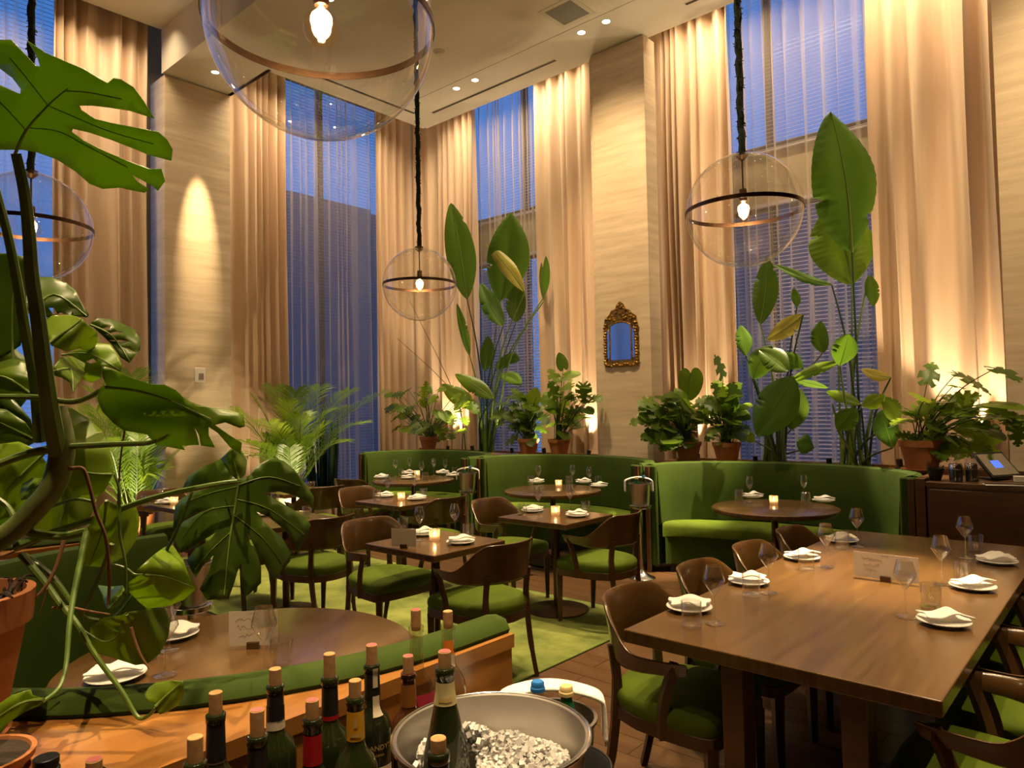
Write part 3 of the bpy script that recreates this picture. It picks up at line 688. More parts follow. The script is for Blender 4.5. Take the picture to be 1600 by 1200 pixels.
def make_wine(ang):
    def fn():
        t = thing('wine_glass', '', 'glass', group='stemmed wine glasses')
        MB().lathe([(.0001, 0), (.036, .0005), (.036, .002), (.012, .006), (.005, .012), (.0001, .012)], 28).build('foot', m_glass, t, smooth=60)
        MB().lathe([(.0045, .010), (.0032, .05), (.0032, .095), (.006, .108)], 10).build('stem', m_glass, t)
        pr = [(.0001, .106), (.008, .110), (.026, .135), (.0415, .160), (.040, .170), (.032, .200), (.0275, .218)] if ang else [(.0001, .106), (.007, .110), (.018, .124), (.029, .145), (.034, .165), (.033, .182), (.027, .205), (.0235, .220)]
        MB().lathe(pr+[(r-.0012, z) for r, z in pr[::-1][:-1]], 28).build('bowl', m_glass, t, smooth=70 if not ang else 50); return t
    return fn
def make_candle():
    t = thing('votive_candle', '', 'candle', group='lit votive candles in cut glass')
    h = MB().lathe([(.0001, 0), (.030, 0), (.034, .004), (.036, .07), (.034, .071), (.031, .012), (.0001, .012)], 16).build('holder', m_cutg, t, smooth=20)
    MB().lathe([(.0001, .012), (.026, .012), (.026, .028), (.0001, .026)], 16).build('wax', m_wax, t)
    MB().tube([(0, 0, .026), (0, 0, .033)], .0012, 5).build('wick', m_black, t)
    MB().lathe([(.0001, .031), (.005, .037), (.0055, .043), (.003, .052), (.0001, .060)], 10).build('flame', m_flame, t); return t
PL, TU, WA, WT, CA = Proto(make_plate), Proto(make_tumbler), Proto(make_wine(1)), Proto(make_wine(0)), Proto(make_candle)
NK = [Proto(make_napkin(s)) for s in (1, 5, 3)]
cnt = [0]
def setting(place, z, plate=None, tumb=None, wine=None, big=False):
    cnt[0] += 1
    if plate:
        p = PZ(*plate, z); PL.put((p.x, p.y, z), cnt[0], 'white side plate at the '+place)
        NK[cnt[0] % 3].put((p.x, p.y, z), YAW+rnd.uniform(-.4, .4), 'folded white napkin at the '+place)
    if tumb: p = PZ(*tumb, z); TU.put((p.x, p.y, z), 0, 'straight clear tumbler at the '+place)
    if wine: p = PZ(*wine, z); (WA if big else WT).put((p.x, p.y, z), 0, ('angular' if big else 'slender')+' wine glass at the '+place)
def candle(px, py, z, where):
    p = PZ(px, py, z); CA.put((p.x, p.y, z), 0, 'lit candle in cut glass on the '+where); point('candle_light', (p.x, p.y, z+.05), .35, .006, (1, .6, .25))
ZT = .741; ZL = .761
for i, (pl, tu, wi) in enumerate((((1077, 953), (1081, 979), (1117, 974)), ((1170, 912), (1174, 930), (1202, 927)), ((1253, 874), (1260, 889), (1292, 886)), ((1316, 847), (1316, 857), (1340, 854)))):
    setting(('nearest', 'second', 'third', 'farthest')[i]+' left place of the long table', ZL, pl, tu, wi, True)
for i, (pl, tu, wi) in enumerate((((1475, 975), (1455, 949), (1416, 964)), ((1520, 920), (1505, 909), (1472, 913)), ((1558, 880), (1525, 863), (1509, 872)))):
    setting(('nearest', 'second', 'third')[i]+' right place of the long table', ZL, pl, tu, wi, True)
setting('left place of the table with the blank card', ZT, (661, 836), (630, 830), (656, 844)); setting('right place of the table with the blank card', ZT, (720, 849), (732, 841), (711, 839))
candle(679, 844, ZT, 'table with the blank card')
setting('left place of the square table before the middle booth', ZT, (832, 799.5), (816, 805), (842, 803)); setting('right place of the square table before the middle booth', ZT, (902, 807), (915, 802), (891, 800))
candle(868, 805, ZT, 'square table before the middle booth')
setting('left place of the square table before the corner booth', ZT, (601, 776.5), (589, 781.5), (606, 780)); setting('right place of the square table before the corner booth', ZT, (651, 781), (662, 778.5), (648, 776.5))
candle(627, 781.5, ZT, 'square table before the corner booth')
setting('left place of the right booth table', ZT, (1176, 777.5), (1155, 782), (1172, 784)); setting('right place of the right booth table', ZT, (1287, 784), (1259, 787), (1257, 782))
candle(1209, 788, ZT, 'right booth table')
setting('left place of the middle booth table', ZT, (838.6, 754.5), (829.7, 757), (842, 759)); setting('back place of the middle booth table', ZT, (912, 754.5), (889, 757), (895, 758)); setting('right place of the middle booth table', ZT, (936, 761), (935, 757), (921, 762))
candle(873, 760.5, ZT, 'middle booth table')
setting('left place of the corner booth table', ZT, (595.6, 747), None, (618, 745)); setting('back left place of the corner booth table', ZT, (638, 740.5), (627, 744), (640, 741)); setting('front place of the corner booth table', ZT, (638, 748), (665, 750), (659, 749))
setting('back right place of the corner booth table', ZT, (692, 740), (711, 741), (678, 743)); setting('right place of the corner booth table', ZT, (708, 744), None, (696, 744.5))
candle(652, 744, ZT, 'corner booth table')
setting('near place of the large round table', ZT, (181, 1061), (228, 1030), (258, 1055), True); setting('left place of the large round table', ZT, (271, 996), None, (264, 1016), True); setting('right place of the large round table', ZT, None, (440, 1043), (413, 1053), True)
setting('right place of the table half hidden by the cut leaf', ZT, (409, 806), (480, 809), (430, 810)); setting('right place of the table by the pale planters', ZT, None, (487, 766), (471, 764))
setting('right place of the table below the plain pillar', ZT, (258, 787), (228, 790), (251, 790)); candle(272, 788, ZT, 'table below the plain pillar')
# menu cards in wooden blocks
def card(px, py, z, w, h, rz, label, ink=True):
    p = PZ(px, py, z); t = thing('card_stand', label, 'card', (p.x, p.y, z), rz)
    MB().box(-.022, .022, -.012, .012, 0, .022).build('block', m_wood, t, smooth=0, bevel=.001)
    cd = MB().box(-w/2, w/2, -.0006, .0006, .008, .008+h).build('card', m_card, t, smooth=0)
    if ink:
        b = MB(); r = random.Random(int(px)); y = -.0016
        for k in range(6):                                   # small printed heading
            x = -.014+k*.005; b.tube([(x, y, h-.004), (x+.002, y, h+.001), (x+.003, y, h-.004)], .0004, 4)
        for row in range(3):                                  # handwriting
            z0 = h*(.78-.22*row)+.004; x = -w*.36+row*.006; pts = []
            for k in range(int(16-3*row)):
                pts.append((x, y, z0+r.uniform(-.008, .009))); x += r.uniform(.003, .008)
            b.tube(spline(pts, 3), .00045, 4)
        b.build('handwriting', m_ink, cd)
    return t
card(1384, 908, ZL, .275, .115, R(0), 'pinkish reservation card with handwriting on the long table')
card(631, 856, ZT, .165, .11, R(27), 'blank cream card standing on a square table', False)
card(396, 1012, ZT, .175, .125, R(45), 'cream handwritten reservation card on the large round table')
# ================================================================== wine bucket stands
def make_stand():
    t = thing('wine_bucket_stand', '', 'bucket stand', group='chrome wine bucket stands')
    MB().lathe([(.0001, 0), (.12, 0), (.122, .008), (.11, .016), (.07, .03), (.03, .06), (.018, .085), (.0001, .085)], 36).build('foot', m_steel, t, smooth=50)
    MB().lathe([(.015, .08), (.015, .645)], 16).build('pole', m_steel, t)
    MB().lathe([(.0001, .645), (.095, .645), (.10, .65), (.10, .672), (.095, .675), (.0001, .672)], 32).build('ring', m_steel, t, smooth=40)
    b = MB().lathe([(.0001, .675), (.075, .675), (.08, .69), (.098, .865), (.104, .87), (.104, .876), (.096, .876), (.078, .70), (.0001, .69)], 36).build('bucket', m_brush, t, smooth=50)
    return t
ST = Proto(make_stand)
def make_towel():
    P = spline([(-.128, 0, .79), (-.127, 0, .865), (-.117, 0, .894), (-.06, 0, .914), (0, 0, .922), (.06, 0, .914), (.117, 0, .894), (.127, 0, .865), (.128, 0, .79)], 4); k = len(P)-1
    def f(u, v):
        q = P[min(k, int(round(u*k)))]; return (q.x, (.034+.066*v)+.003*math.sin(u*9), q.z+.003*math.sin(v*7+u*5))
    o = MB().grid(k, 6, f).build('napkin_towel', m_linen, smooth=70, solid=.008); return tag(o, '', 'towel', 'white towels over wine buckets')
TW = Proto(make_towel)
def water_bottle(loc, label, cap, glass, h=.30, r=.030):
    t = thing('water_bottle', label, 'bottle', loc, 0, 'water bottles in buckets')
    MB().lathe([(.0001, 0), (r*.95, 0), (r, .01), (r, h*.55), (r*.9, h*.66), (.018, h*.82), (.0135, h*.88), (.0135, h*.95), (.0001, h*.95)], 24).build('body', glass, t, smooth=60)
    MB().lathe([(.0001, h*1.0), (.013, h*1.0), (.0155, h*.985), (.0155, h*.955), (.0175, h*.945), (.0175, h*.915), (.0001, h*.915)], 20).build('cap', cap, t); return t
for (x, y, rz, who) in ((-3.52, 5.72, YAW, 'right booth'), (-5.72, 5.66, YAW, 'middle booth')):
    ST.put((x, y, 0), 0, 'chrome wine bucket on a stand at the left end of the '+who)
    TW.put((x, y, 0), rz, 'white towel over the bucket beside the '+who)
    d = CR*.033; e = Vector((-CF.x, -CF.y, 0)).normalized()*.020
    water_bottle((x+d.x+e.x, y+d.y+e.y, .7025), 'blue-capped water bottle in the bucket beside the '+who, m_blue, m_clearb, .245)
    water_bottle((x-d.x+e.x, y-d.y+e.y, .7025), 'green water bottle in the bucket beside the '+who, m_capg, m_greenb, .23)
p = PZ(298, 955, .64); ST.put((p.x, p.y, 0), 0, 'chrome wine bucket stand beyond the large round table')
# ================================================================== dark service cabinet at the right
c0 = PZ(1447, 753, 1.0); cx0 = c0.x; cy0 = c0.y
t = thing('service_cabinet', 'dark wood service cabinet at right behind the long table', 'cabinet', (cx0, cy0, 0))
MB().box(0, 1.3, .02, .62, .06, .965).build('body', m_wood, t, smooth=0); MB().box(-.005, 1.32, 0, .64, .965, 1.0).build('counter_top', m_wood, t, smooth=0, bevel=.003)
for k in range(2): MB().box(.015+k*.65, .63+k*.65, .0, .02, .08, .95).build('door', m_wood, t, smooth=0, bevel=.003)
MB().box(0.0, 1.3, .06, .6, 0, .06).build('plinth', m_black, t, smooth=0)
MB().box(-.075, -.012, .02, .66, 0, 1.02).build('side_post', m_wood, t, smooth=0, bevel=.004); MB().box(.0, 1.32, .60, .625, 1.0, 1.05).build('back_rail', m_wood, t, smooth=0)
def onc(px, py, z=1.0015): q = PZ(px, py, z); return (q.x, q.y, z)
for k, (px, lab) in enumerate(((1494, 'left dark-topped jar with a clear collar on the service cabinet'), (1519, 'right dark-topped jar with a clear collar beside the tablet'))):
    t = thing('jar', lab, 'jar', onc(px, 752), 0, 'glass jars on the service cabinet')
    MB().lathe([(.0001, 0), (.042, 0), (.043, .085), (.0001, .085)], 20).build('liquid', m_black, t); MB().lathe([(.044, 0), (.045, .10), (.042, .125), (.030, .145), (.029, .19), (.032, .195)], 20).build('glass', m_glass, t); MB().lathe([(.0435, .087), (.0455, .09), (.0445, .12), (.040, .126)], 20).build('collar', m_steel, t)
t = thing('brush_pot', 'black fluted pot of straws on the service cabinet', 'pot', onc(1462, 750))
MB().lathe([(.0001, 0), (.036, 0), (.060, .085), (.056, .085), (.034, .005), (.0001, .005)], 18).build('cup', m_black, t, smooth=0)
for k in range(12):
    a = k*.53; MB().tube([(.022*math.cos(a), .022*math.sin(a), .01), (.057*math.cos(a), .057*math.sin(a), .11)], .002, 4).build('straw', m_black, t)
q = onc(1558, 749); t = thing('tablet_terminal', 'tilted till tablet with a blue screen on the service cabinet', 'tablet', q, R(60))
mt = Matrix.Translation((0, 0, .105)) @ Matrix.Scale(1.12, 4) @ Matrix.Rotation(R(48), 4, 'X')
MB().box(-.13, .13, -.10, .10, -.008, .008, mt).build('case', m_black, t, smooth=0, bevel=.003); MB().box(-.115, .115, -.085, .085, .0085, .010, mt).build('glass', m_mirror, t, smooth=0)
MB().box(-.045, .03, -.03, .03, .0102, .0108, mt).build('screen', m_screen, t, smooth=0); MB().box(-.07, .07, -.05, .09, 0, .012).build('foot', m_black, t, smooth=0, bevel=.003); MB().box(-.02, .02, .0, .03, .01, .09).build('stand', m_black, t, smooth=0)
t = thing('order_pad', 'paper order pad lying on the service cabinet', 'pad', onc(1570, 758), .4); MB().box(-.12, .12, -.05, .05, 0, .004).build('sheet', m_linen, t, smooth=0); MB().tube([(-.12, 0, .008), (.16, -.03, .008)], .004, 6).build('pen', m_black, t)
t = thing('small_box', 'small pale box beside the till tablet', 'box', onc(1598, 753), .3); MB().box(-.05, .05, -.03, .03, 0, .035).build('body', m_plastic, t, smooth=0, bevel=.002); MB().box(-.051, .051, -.031, .031, .033, .04).build('lid', m_plastic, t, smooth=0, bevel=.002)
# ================================================================== foreground: bottle table, tub of ice, bottles
GB = thing('bottle_console', 'dark side table carrying the wine bottles and ice tub', 'table', (-.75, .75, 0))
TZ = .80
MB().box(-.49, .42, -.62, .42, TZ-.035, TZ).build('table_top', m_wood, GB, smooth=0, bevel=.003)
for sx in (-.46, .38):
    for sy in (-.58, .38): MB().box(sx-.02, sx+.02, sy-.02, sy+.02, 0, TZ-.035).build('leg', m_wood, GB, smooth=0)
RIM = 1.05; tc_ = PZ(768, 1147, RIM)
t = thing('ice_tub', 'wide steel tub of crushed ice in the foreground', 'tub', (tc_.x, tc_.y, TZ))
MB().lathe([(.0001, 0), (.115, 0), (.125, .01), (.160, .245), (.166, .25), (.166, .254), (.158, .252), (.122, .02), (.0001, .015)], 64).build('tub', m_brush, t, smooth=50)
MB().tube([(.166*math.cos(a*PI/32), .166*math.sin(a*PI/32), .252) for a in range(65)], .0035, 8, caps=False).build('rim', m_steel, t)
ib = MB(); r = random.Random(5); ob = PZ(695, 1042, 1.17)-tc_
for k in range(5600):
    a = r.random()*6.283; rr = .128*math.sqrt(r.random()); h = .185+.045*(1-(rr/.14)**2)+.02*math.sin(a*2+1)+r.uniform(-.01, .01); s_ = r.uniform(.002, .0056)
    if (rr*math.cos(a)-ob.x)**2+(rr*math.sin(a)-ob.y)**2 < .054**2: continue
    mm = Matrix.Translation((rr*math.cos(a), rr*math.sin(a), h-(.022 if k % 3 == 0 else 0))) @ Matrix.Rotation(r.random()*6, 4, Vector((r.uniform(-1, 1), r.uniform(-1, 1), r.uniform(-1, 1))).normalized())
    ib.box(-s_, s_*r.uniform(.5, 1), -s_*r.uniform(.4, 1), s_, -s_*.6, s_*.7, mm)
io = ib.build('crushed_ice', m_ice, smooth=0); io.location = (tc_.x, tc_.y, TZ); tag(io, 'heap of crushed ice in the wide steel tub', 'ice'); stuff(io)
def text_on(parent, s, r, z, size, mat, ang0, dz=0):
    cu = bpy.data.curves.new('txt', 'FONT'); cu.body = s; cu.size = size; cu.align_x = 'CENTER'; cu.resolution_u = 2
    o = bpy.data.objects.new('txt', cu); COL.objects.link(o); bpy.context.view_layer.update()
    me = bpy.data.meshes.new_from_object(o.evaluated_get(bpy.context.evaluated_depsgraph_get())); bpy.data.objects.remove(o); bpy.data.curves.remove(cu)
    for v in me.vertices:
        a = ang0+v.co.x/r; v.co = (r*math.cos(a), r*math.sin(a), z+v.co.y+dz*v.co.x)
    me.materials.clear(); me.materials.append(mat); q = bpy.data.objects.new('lettering', me); COL.objects.link(q); q.parent = parent; return q
def sleeve(r0, r1, z0, z1, n=24): return MB().lathe([(r0, z0), (lerp(r0, r1, .5), lerp(z0, z1, .5)), (r1, z1)], n)
def patch(rf, z0, z1, a0, a1, n=10):
    return MB().grid(n, 8, lambda u, v: (rf(lerp(z0, z1, v))*math.cos(lerp(a0, a1, u)), rf(lerp(z0, z1, v))*math.sin(lerp(a0, a1, u)), lerp(z0, z1, v)))
BORD = [(.0001, 0), (.036, 0), (.0375, .006), (.0375, .170), (.0362, .183), (.0300, .198), (.0200, .210), (.0155, .221), (.0140, .285), (.0160, .287), (.0160, .298), (.0138, .30), (.009, .30)]
BURG = [(.0001, 0), (.038, 0), (.0405, .006), (.0405, .13), (.037, .16), (.028, .20), (.020, .235), (.0155, .262), (.0142, .285), (.0162, .287), (.0162, .298), (.014, .30), (.009, .30)]
def rad(pr, h, z):
    for i in range(len(pr)-1):
        z0, z1 = pr[i][1]*h/.3, pr[i+1][1]*h/.3
        if z0 <= z <= z1 and z1 > z0: return lerp(pr[i][0], pr[i+1][0], (z-z0)/(z1-z0))
    return pr[-1][0]
def bottle(px, ytop, ycork, h, pr, glass, label, foil=None, fz=(.225, .283), cork=m_cork, corkw=.0108, base=TZ, extra=None, stain=False, lean=0):
    q = PZ(px, ytop, base+h); t = thing('wine_bottle', label, 'wine bottle', (q.x, q.y, base), 0, 'opened wine bottles in the foreground')
    s_ = h/.3; pf = [(r_, z*s_) for r_, z in pr]; rf = lambda z: rad(pr, h, z)+.0006
    MB().lathe(pf, 32).build('glass_body', glass, t, smooth=50)
    if foil is not None:
        zs = [lerp(fz[0], fz[1], i/6)*s_ for i in range(7)]; MB().lathe([(rf(z), z) for z in zs], 28).build('foil', foil, t, smooth=60)
    d = (Vector((q.x, q.y, 0))).length*.0 + (q-EYEP).dot(CF); ch = max(.012, (ytop-ycork)*d/F_PX*1.02)
    if cork is not None:
        ck = MB().lathe([(.0001, h-.01), (.0098, h-.01), (corkw, h+.004), (corkw, h+ch-.001), (corkw-.001, h+ch), (.0001, h+ch)], 20).build('cork', cork, t, smooth=40)
        if stain: MB().lathe([(.0001, h+ch+.0006), (corkw-.0012, h+ch+.0006)], 18).build('stained_end', m_corkred, ck)
    if extra: extra(t, rf, s_, math.atan2(-q.y, -q.x))
    return t
def ring(m, z0, z1): return lambda t, rf, s_, a: sleeve(rf(z0*s_)+.0008, rf(z1*s_)+.0008, z0*s_, z1*s_).build('neck_band', m, t)
bottle(305, 1189, 1152, .30, BORD, m_bottleg, 'green bottle with a pale printed cork at the lower left')
bottle(337, 1114, 1082, .30, BORD, m_bottleg, 'black-foil bottle with a tall slanted cork above the ledge', m_foil, (.222, .284), extra=ring(m_brush, .222, .225))
bottle(402, 1148, 1110, .30, BORD, m_bottle, 'dark bottle with a purple-ended cork left of the grey-banded one', m_foil, (.222, .284), stain=True)
bottle(430, 1069, 1045, .30, BORD, m_bottleg, 'bottle with black foil and a grey paper band', m_foil, (.262, .284), extra=lambda t, rf, s_, a: (ring(m_foil, .235, .262)(t, rf, s_, a), ring(m_paper, .222, .238)(t, rf, s_, a)))
bottle(488, 1121, 1094, .29, BORD, m_bottle, 'bottle with a red foil sleeve below its cork', m_foilred, (.224, .274), stain=True)
bottle(515, 1057, 1022, .30, BORD, m_bottleg, 'tall-corked bottle with black foil and a thin red band', m_foil, (.232, .284), extra=ring(m_foilred, .224, .232))
def ybadge(t, rf, s_, a):
    patch(lambda z: rf(z)+.0012, .252*s_, .268*s_, a-.18, a+.18).build('crest', m_gprint, t); patch(lambda z: rf(z)+.0012, .236*s_, .241*s_, a-.6, a+.6).build('printed_line', m_gprint, t)
bottle(555, 1088, 1063, .30, BORD, m_bottleg, 'green bottle with a yellow neck label bearing a small crest', m_foily, (.228, .278), extra=ybadge)
def alan(t, rf, s_, a):
    patch(lambda z: rf(z)+.001, .258, .295, a+.1, a+.75).build('paper_seal', m_paper, t); patch(lambda z: rf(z)+.001, .205, .242, a+.05, a+.95).build('neck_shield', m_paper, t)
    patch(lambda z: rf(z)+.001, .055, .115, a-1.0, a+1.1).build('vintage_label', m_paper, t)
    text_on(t, "BLANDY'S", .0392, .148, .0135, m_gprint, a+.25); text_on(t, 'MADEIRA', .0392, .136, .006, m_gprint, a+.25); text_on(t, '2010', .0394, .092, .014, m_ink, a+.2)
bottle(581, 1037, 1008, .30, BORD, m_bottle, 'black port style bottle with gold lettering and paper shield', m_foil, (.235, .284), stain=True, extra=alan)
bottle(638, 1050, 1025, .264, BORD, m_amber, 'amber bottle with copper foil and cream label behind the tub', m_foilo, (.225, .275), stain=True, extra=lambda t, rf, s_, a: patch(lambda z: rf(z)+.001, .10, .17, a-.5, a+1.2).build('label', m_paper, t))
def pinkl(t, rf, s_, a):
    patch(lambda z: rf(z)+.001, .06, .20, a-.4, a+1.4).build('label', m_pink, t); patch(lambda z: rf(z)+.0016, .10, .17, a+.45, a+.62).build('gilt_print', m_gprint, t)
bottle(650, 977, 953, .335, BORD, m_clearb, 'tall empty clear bottle with a crimson label', stain=True, extra=pinkl)
bottle(695, 1042, 1018, .30, BURG, m_bottleg, 'sloping olive green bottle with a cream neck label', m_foilc, (.242, .278), stain=True, base=.87, extra=lambda t, rf, s_, a: (patch(lambda z: rf(z)+.0014, .249, .255, a-.6, a+.6).build('gilt_print', m_gprint, t), patch(lambda z: rf(z)+.001, .04, .115, a-.8, a+1.2).build('label', m_paper, t)))
def yl(t, rf, s_, a):
    patch(lambda z: rf(z)+.001, .262, .292, a-.75, a+.75).build('orange_sticker', m_orange, t); patch(lambda z: rf(z)+.001, .235, .262, a+.2, a+.9).build('price_tag', m_paper, t)
    patch(lambda z: rf(z)+.001, .10, .155, a-1.2, a+1.2).build('label', m_yel, t); text_on(t, 'S', .0395, .13, .016, m_ink, a+.35); MB().lathe([(.0001, .006), (.0355, .008), (.0355, .12), (.0001, .12)], 24).build('wine', m_wine, t)
bottle(700, 974, 955, .325, BORD, m_clearb, 'clear bottle with an orange sticker and yellow label', extra=yl)
bottle(685, 1173, 1153, .32, BORD, m_bottle, 'dark bottle nearest to the viewer before the ice tub', m_foil, (.222, .284), corkw=.0112)
bottle(147, 1204, 1187, .29, BORD, m_bottle, 'bottle at the lower left with a pink-ended cork', m_foil, (.2, .275), stain=True); bottle(72, 1198, 1183, .35, BORD, m_bottle, 'bottle with a plain black capsule at the lower left', m_foil, (.2, .3), cork=m_foil, corkw=.0150)
# second bucket with a towel and two water bottles, and the black tub beside it
b2 = PZ(864, 1118, .876)
ST.put((b2.x, b2.y, 0), 0, 'chrome wine bucket on a stand just behind the ice tub'); TW.put((b2.x, b2.y, 0), YAW, 'white towel over the bucket just behind the ice tub')
e = Vector((-CF.x, -CF.y, 0)).normalized()*.020
for (k, lab, cap, gl, h) in ((-.035, 'clear water bottle with a blue screw cap behind the ice tub', m_blue, m_clearb, .262), (.031, 'green water bottle with a cream cap behind the ice tub', m_capg, m_greenb, .25)):
    water_bottle((b2.x+CR.x*k+e.x, b2.y+CR.y*k+e.y, .7025), lab, cap, gl, h)
b3 = PZ(880, 1195, .90)
t = thing('black_cooler', 'glossy black bowl right of the ice tub', 'bowl', (b3.x, b3.y, TZ))
MB().lathe([(.0001, 0), (.06, 0), (.066, .006), (.094, .098), (.092, .102), (.087, .098), (.06, .012), (.0001, .01)], 40).build('shell', m_black, t, smooth=50); MB().tube([(.093*math.cos(a*PI/24), .093*math.sin(a*PI/24), .10) for a in range(49)], .0035, 6, caps=False).build('rim', m_black, t)
# ================================================================== plants
MARG = spline([(0.05, -.10, 0), (.14, -.19, 0), (.30, -.19, 0), (.45, -.03, 0), (.51, .22, 0), (.46, .50, 0), (.33, .76, 0), (.15, .93, 0), (0, 1.0, 0)], 8)
def margin(u):
    i = min(.9999, max(0, u))*(len(MARG)-1); k = int(i); return MARG[k].lerp(MARG[k+1], i-k)
def frame(base, tip, nrm):
    y = Vector(tip)-Vector(base); L = y.length; y = y/L; z = Vector(nrm); z = z-y*z.dot(y)
    z = z.normalized() if z.length > 1e-4 else y.orthogonal().normalized(); x = y.cross(z)
    return Matrix(((x.x, y.x, z.x, base[0]), (x.y, y.y, z.y, base[1]), (x.z, y.z, z.z, base[2]), (0, 0, 0, 1))), L
def monstera_mb(L, W, cuts=5, gap=.5, fold=.12, droop=.12, curl=.15, seed=0, kin=.42):
    r = random.Random(seed); mb = MB(); ns = 5
    lob = [0]+[lerp(.16, .90, (i+r.uniform(-.12, .12))/max(1, cuts)) for i in range(cuts+1)]+[1] if cuts else [0, .33, .66, 1]
    for s in (-1, 1):
        for i in range(len(lob)-1):
            ua, ub = lob[i], lob[i+1]; uc = (ua+ub)/2; m = 4
            g = gap if (cuts and 0 < i < len(lob)-2) else gap*.4*(1 if cuts else 0)
            def fn(a, v, ua=ua, ub=ub, uc=uc, g=g, s=s):
                u = lerp(ua, ub, a); u2 = uc+(u-uc)*(1-g*sm(kin, .72, v)*(1-.25*sm(.8, 1, v)))
                e = margin(u2); my = max(0, (u2-.16)/.84)
                x = e.x*v*W/1.02; y = lerp(my*.97, e.y, v**.9)*L
                q = abs(x)/(W*.5)
                z = fold*abs(x)-droop*L*(y/L)**2-curl*W*q*q*.5+.012*L*math.sin(u*14+s+seed)*v
                return (s*x, y, z)
            mb.grid(m, ns, fn)
    return mb
def paddle_mb(L, W, fold=.25, bend=.10, seed=0, n=44):
    r = random.Random(seed); ph = r.random()*6; tear = [(r.uniform(.2, .85), r.choice((-1, 1))) for _ in range(2)]; sk = r.uniform(-.12, .12); ex = r.uniform(.80, .95)
    def fn(u, v):
        a = (u-.5)*2; w = W*.5*1.06*math.sin(PI*min(1, max(0, v))**ex)**.72
        q = abs(a); t_ = 1
        for (tv, ts) in tear:
            if a*ts > 0: t_ -= .35*math.exp(-((v-tv)/.012)**2)*q*q
        x = a*w*t_; y = v*L+q*w*.22*(1-v)
        return (x+sk*L*math.sin(v*PI)*.6, y, fold*abs(x)-bend*L*v*v-.30*w*q*q*q+.0045*L*math.sin(v*95+q*4)*q+.02*L*math.sin(v*7+ph)*q)
    return MB().grid(8, n, fn)
from mathutils.bvhtree import BVHTree
PLACED = []                     # (plant id, lower corner, upper corner, tree) of foliage already standing
def bvh(vs, fs):
    lo = Vector([min(p[i] for p in vs) for i in range(3)]); hi = Vector([max(p[i] for p in vs) for i in range(3)]); return lo, hi, BVHTree.FromPolygons([Vector(p) for p in vs], fs)
def clash(pid, vs, fs):
    lo, hi, t = bvh(vs, fs)
    for (q, l2, h2, t2) in PLACED:
        if q != pid and all(lo[i] < h2[i] and hi[i] > l2[i] for i in range(3)) and t.overlap(t2): return True
    return False
def settle(pid, vs, fs): PLACED.append((pid,)+bvh(vs, fs))
class Plant:
    count = 0
    def __init__(s, name, label, loc, cat='plant', group=None):
        Plant.count += 1; s.uid = Plant.count
        s.t = thing(name, label, cat, loc, 0, group); s.o = Vector(loc)
    def world(s, mb): return [tuple(Vector(p)+s.o) for p in mb.v]
    def put(s, mb, name, mat, smooth=70, parent=None, solid=0):
        return mb.build(name, mat, parent or s.t, smooth, solid=solid)
    def leaf(s, mbf, base, tip, nrm, wr, mat, name='leaf', rib=True, kw_safe=False, **kw):
        m, L = frame(Vector(base)-s.o, Vector(tip)-s.o, nrm); mb = mbf(L, L*wr, **kw); v = mb.v
        mb.v = [tuple(m @ Vector(p)) for p in v]; w = s.world(mb)
        if kw_safe and (clash(s.uid, w, mb.f) or min(p[0] for p in w) < -8.84 or max(p[1] for p in w) > 7.56 or min(p[2] for p in w) < 1.035): return None
        settle(s.uid, w, mb.f); o = s.put(mb, name, mat)
        if rib:
            dr = kw.get('droop', kw.get('bend', .1)); mbc = (lambda q: v[int(round(q*44))*9+4]) if mbf is paddle_mb else (lambda q: (0, L*q, -dr*L*q*q+.0015*L)); pts = [tuple(m @ Vector(mbc((k/6)*.97))) for k in range(7)]
            MB().tube(pts, [L*.011*(1-.13*k) for k in range(7)], 5).build('midrib', m_rib, o)
        return o
    def stem(s, pts, r0, r1, mat, name='petiole', n=6, sp=5, floor=None, safe=False):
        P = spline([Vector(p)-s.o for p in pts], sp); k = len(P); mb = MB().tube(P, [lerp(r0, r1, i/(k-1)) for i in range(k)], n)
        if floor is not None: mb.floor(floor)
        w = s.world(mb)
        if safe and clash(s.uid, w, mb.f): return None
        settle(s.uid, w, mb.f); return mb.build(name, mat, s.t)
def claypot(pl, r=.135, h=.21, z=0, mat=None, sc=1.0):
    m = mat or m_terra
    MB().lathe([(.0001, z+.012), (r*.68, z+.012), (r*.93, z+h*.78), (r*1.0, z+h*.79), (r*1.03, z+h), (r*.93, z+h), (r*.90, z+h*.9), (.0001, z+h*.9)], 32).build('pot', m, pl.t, smooth=40)
    MB().lathe([(.0001, z), (r*.86*sc, z), (r*.97*sc, z+.022), (r*.92*sc, z+.024), (r*.80*sc, z+.010), (.0001, z+.010)], 32).build('saucer', m, pl.t, smooth=40)
    MB().lathe([(.0001, z+h*.93), (r*.5, z+h*.94), (r*.92, z+h*.905)], 20).build('soil', m_soil, pl.t)
UPV = Vector((0, 0, 1))
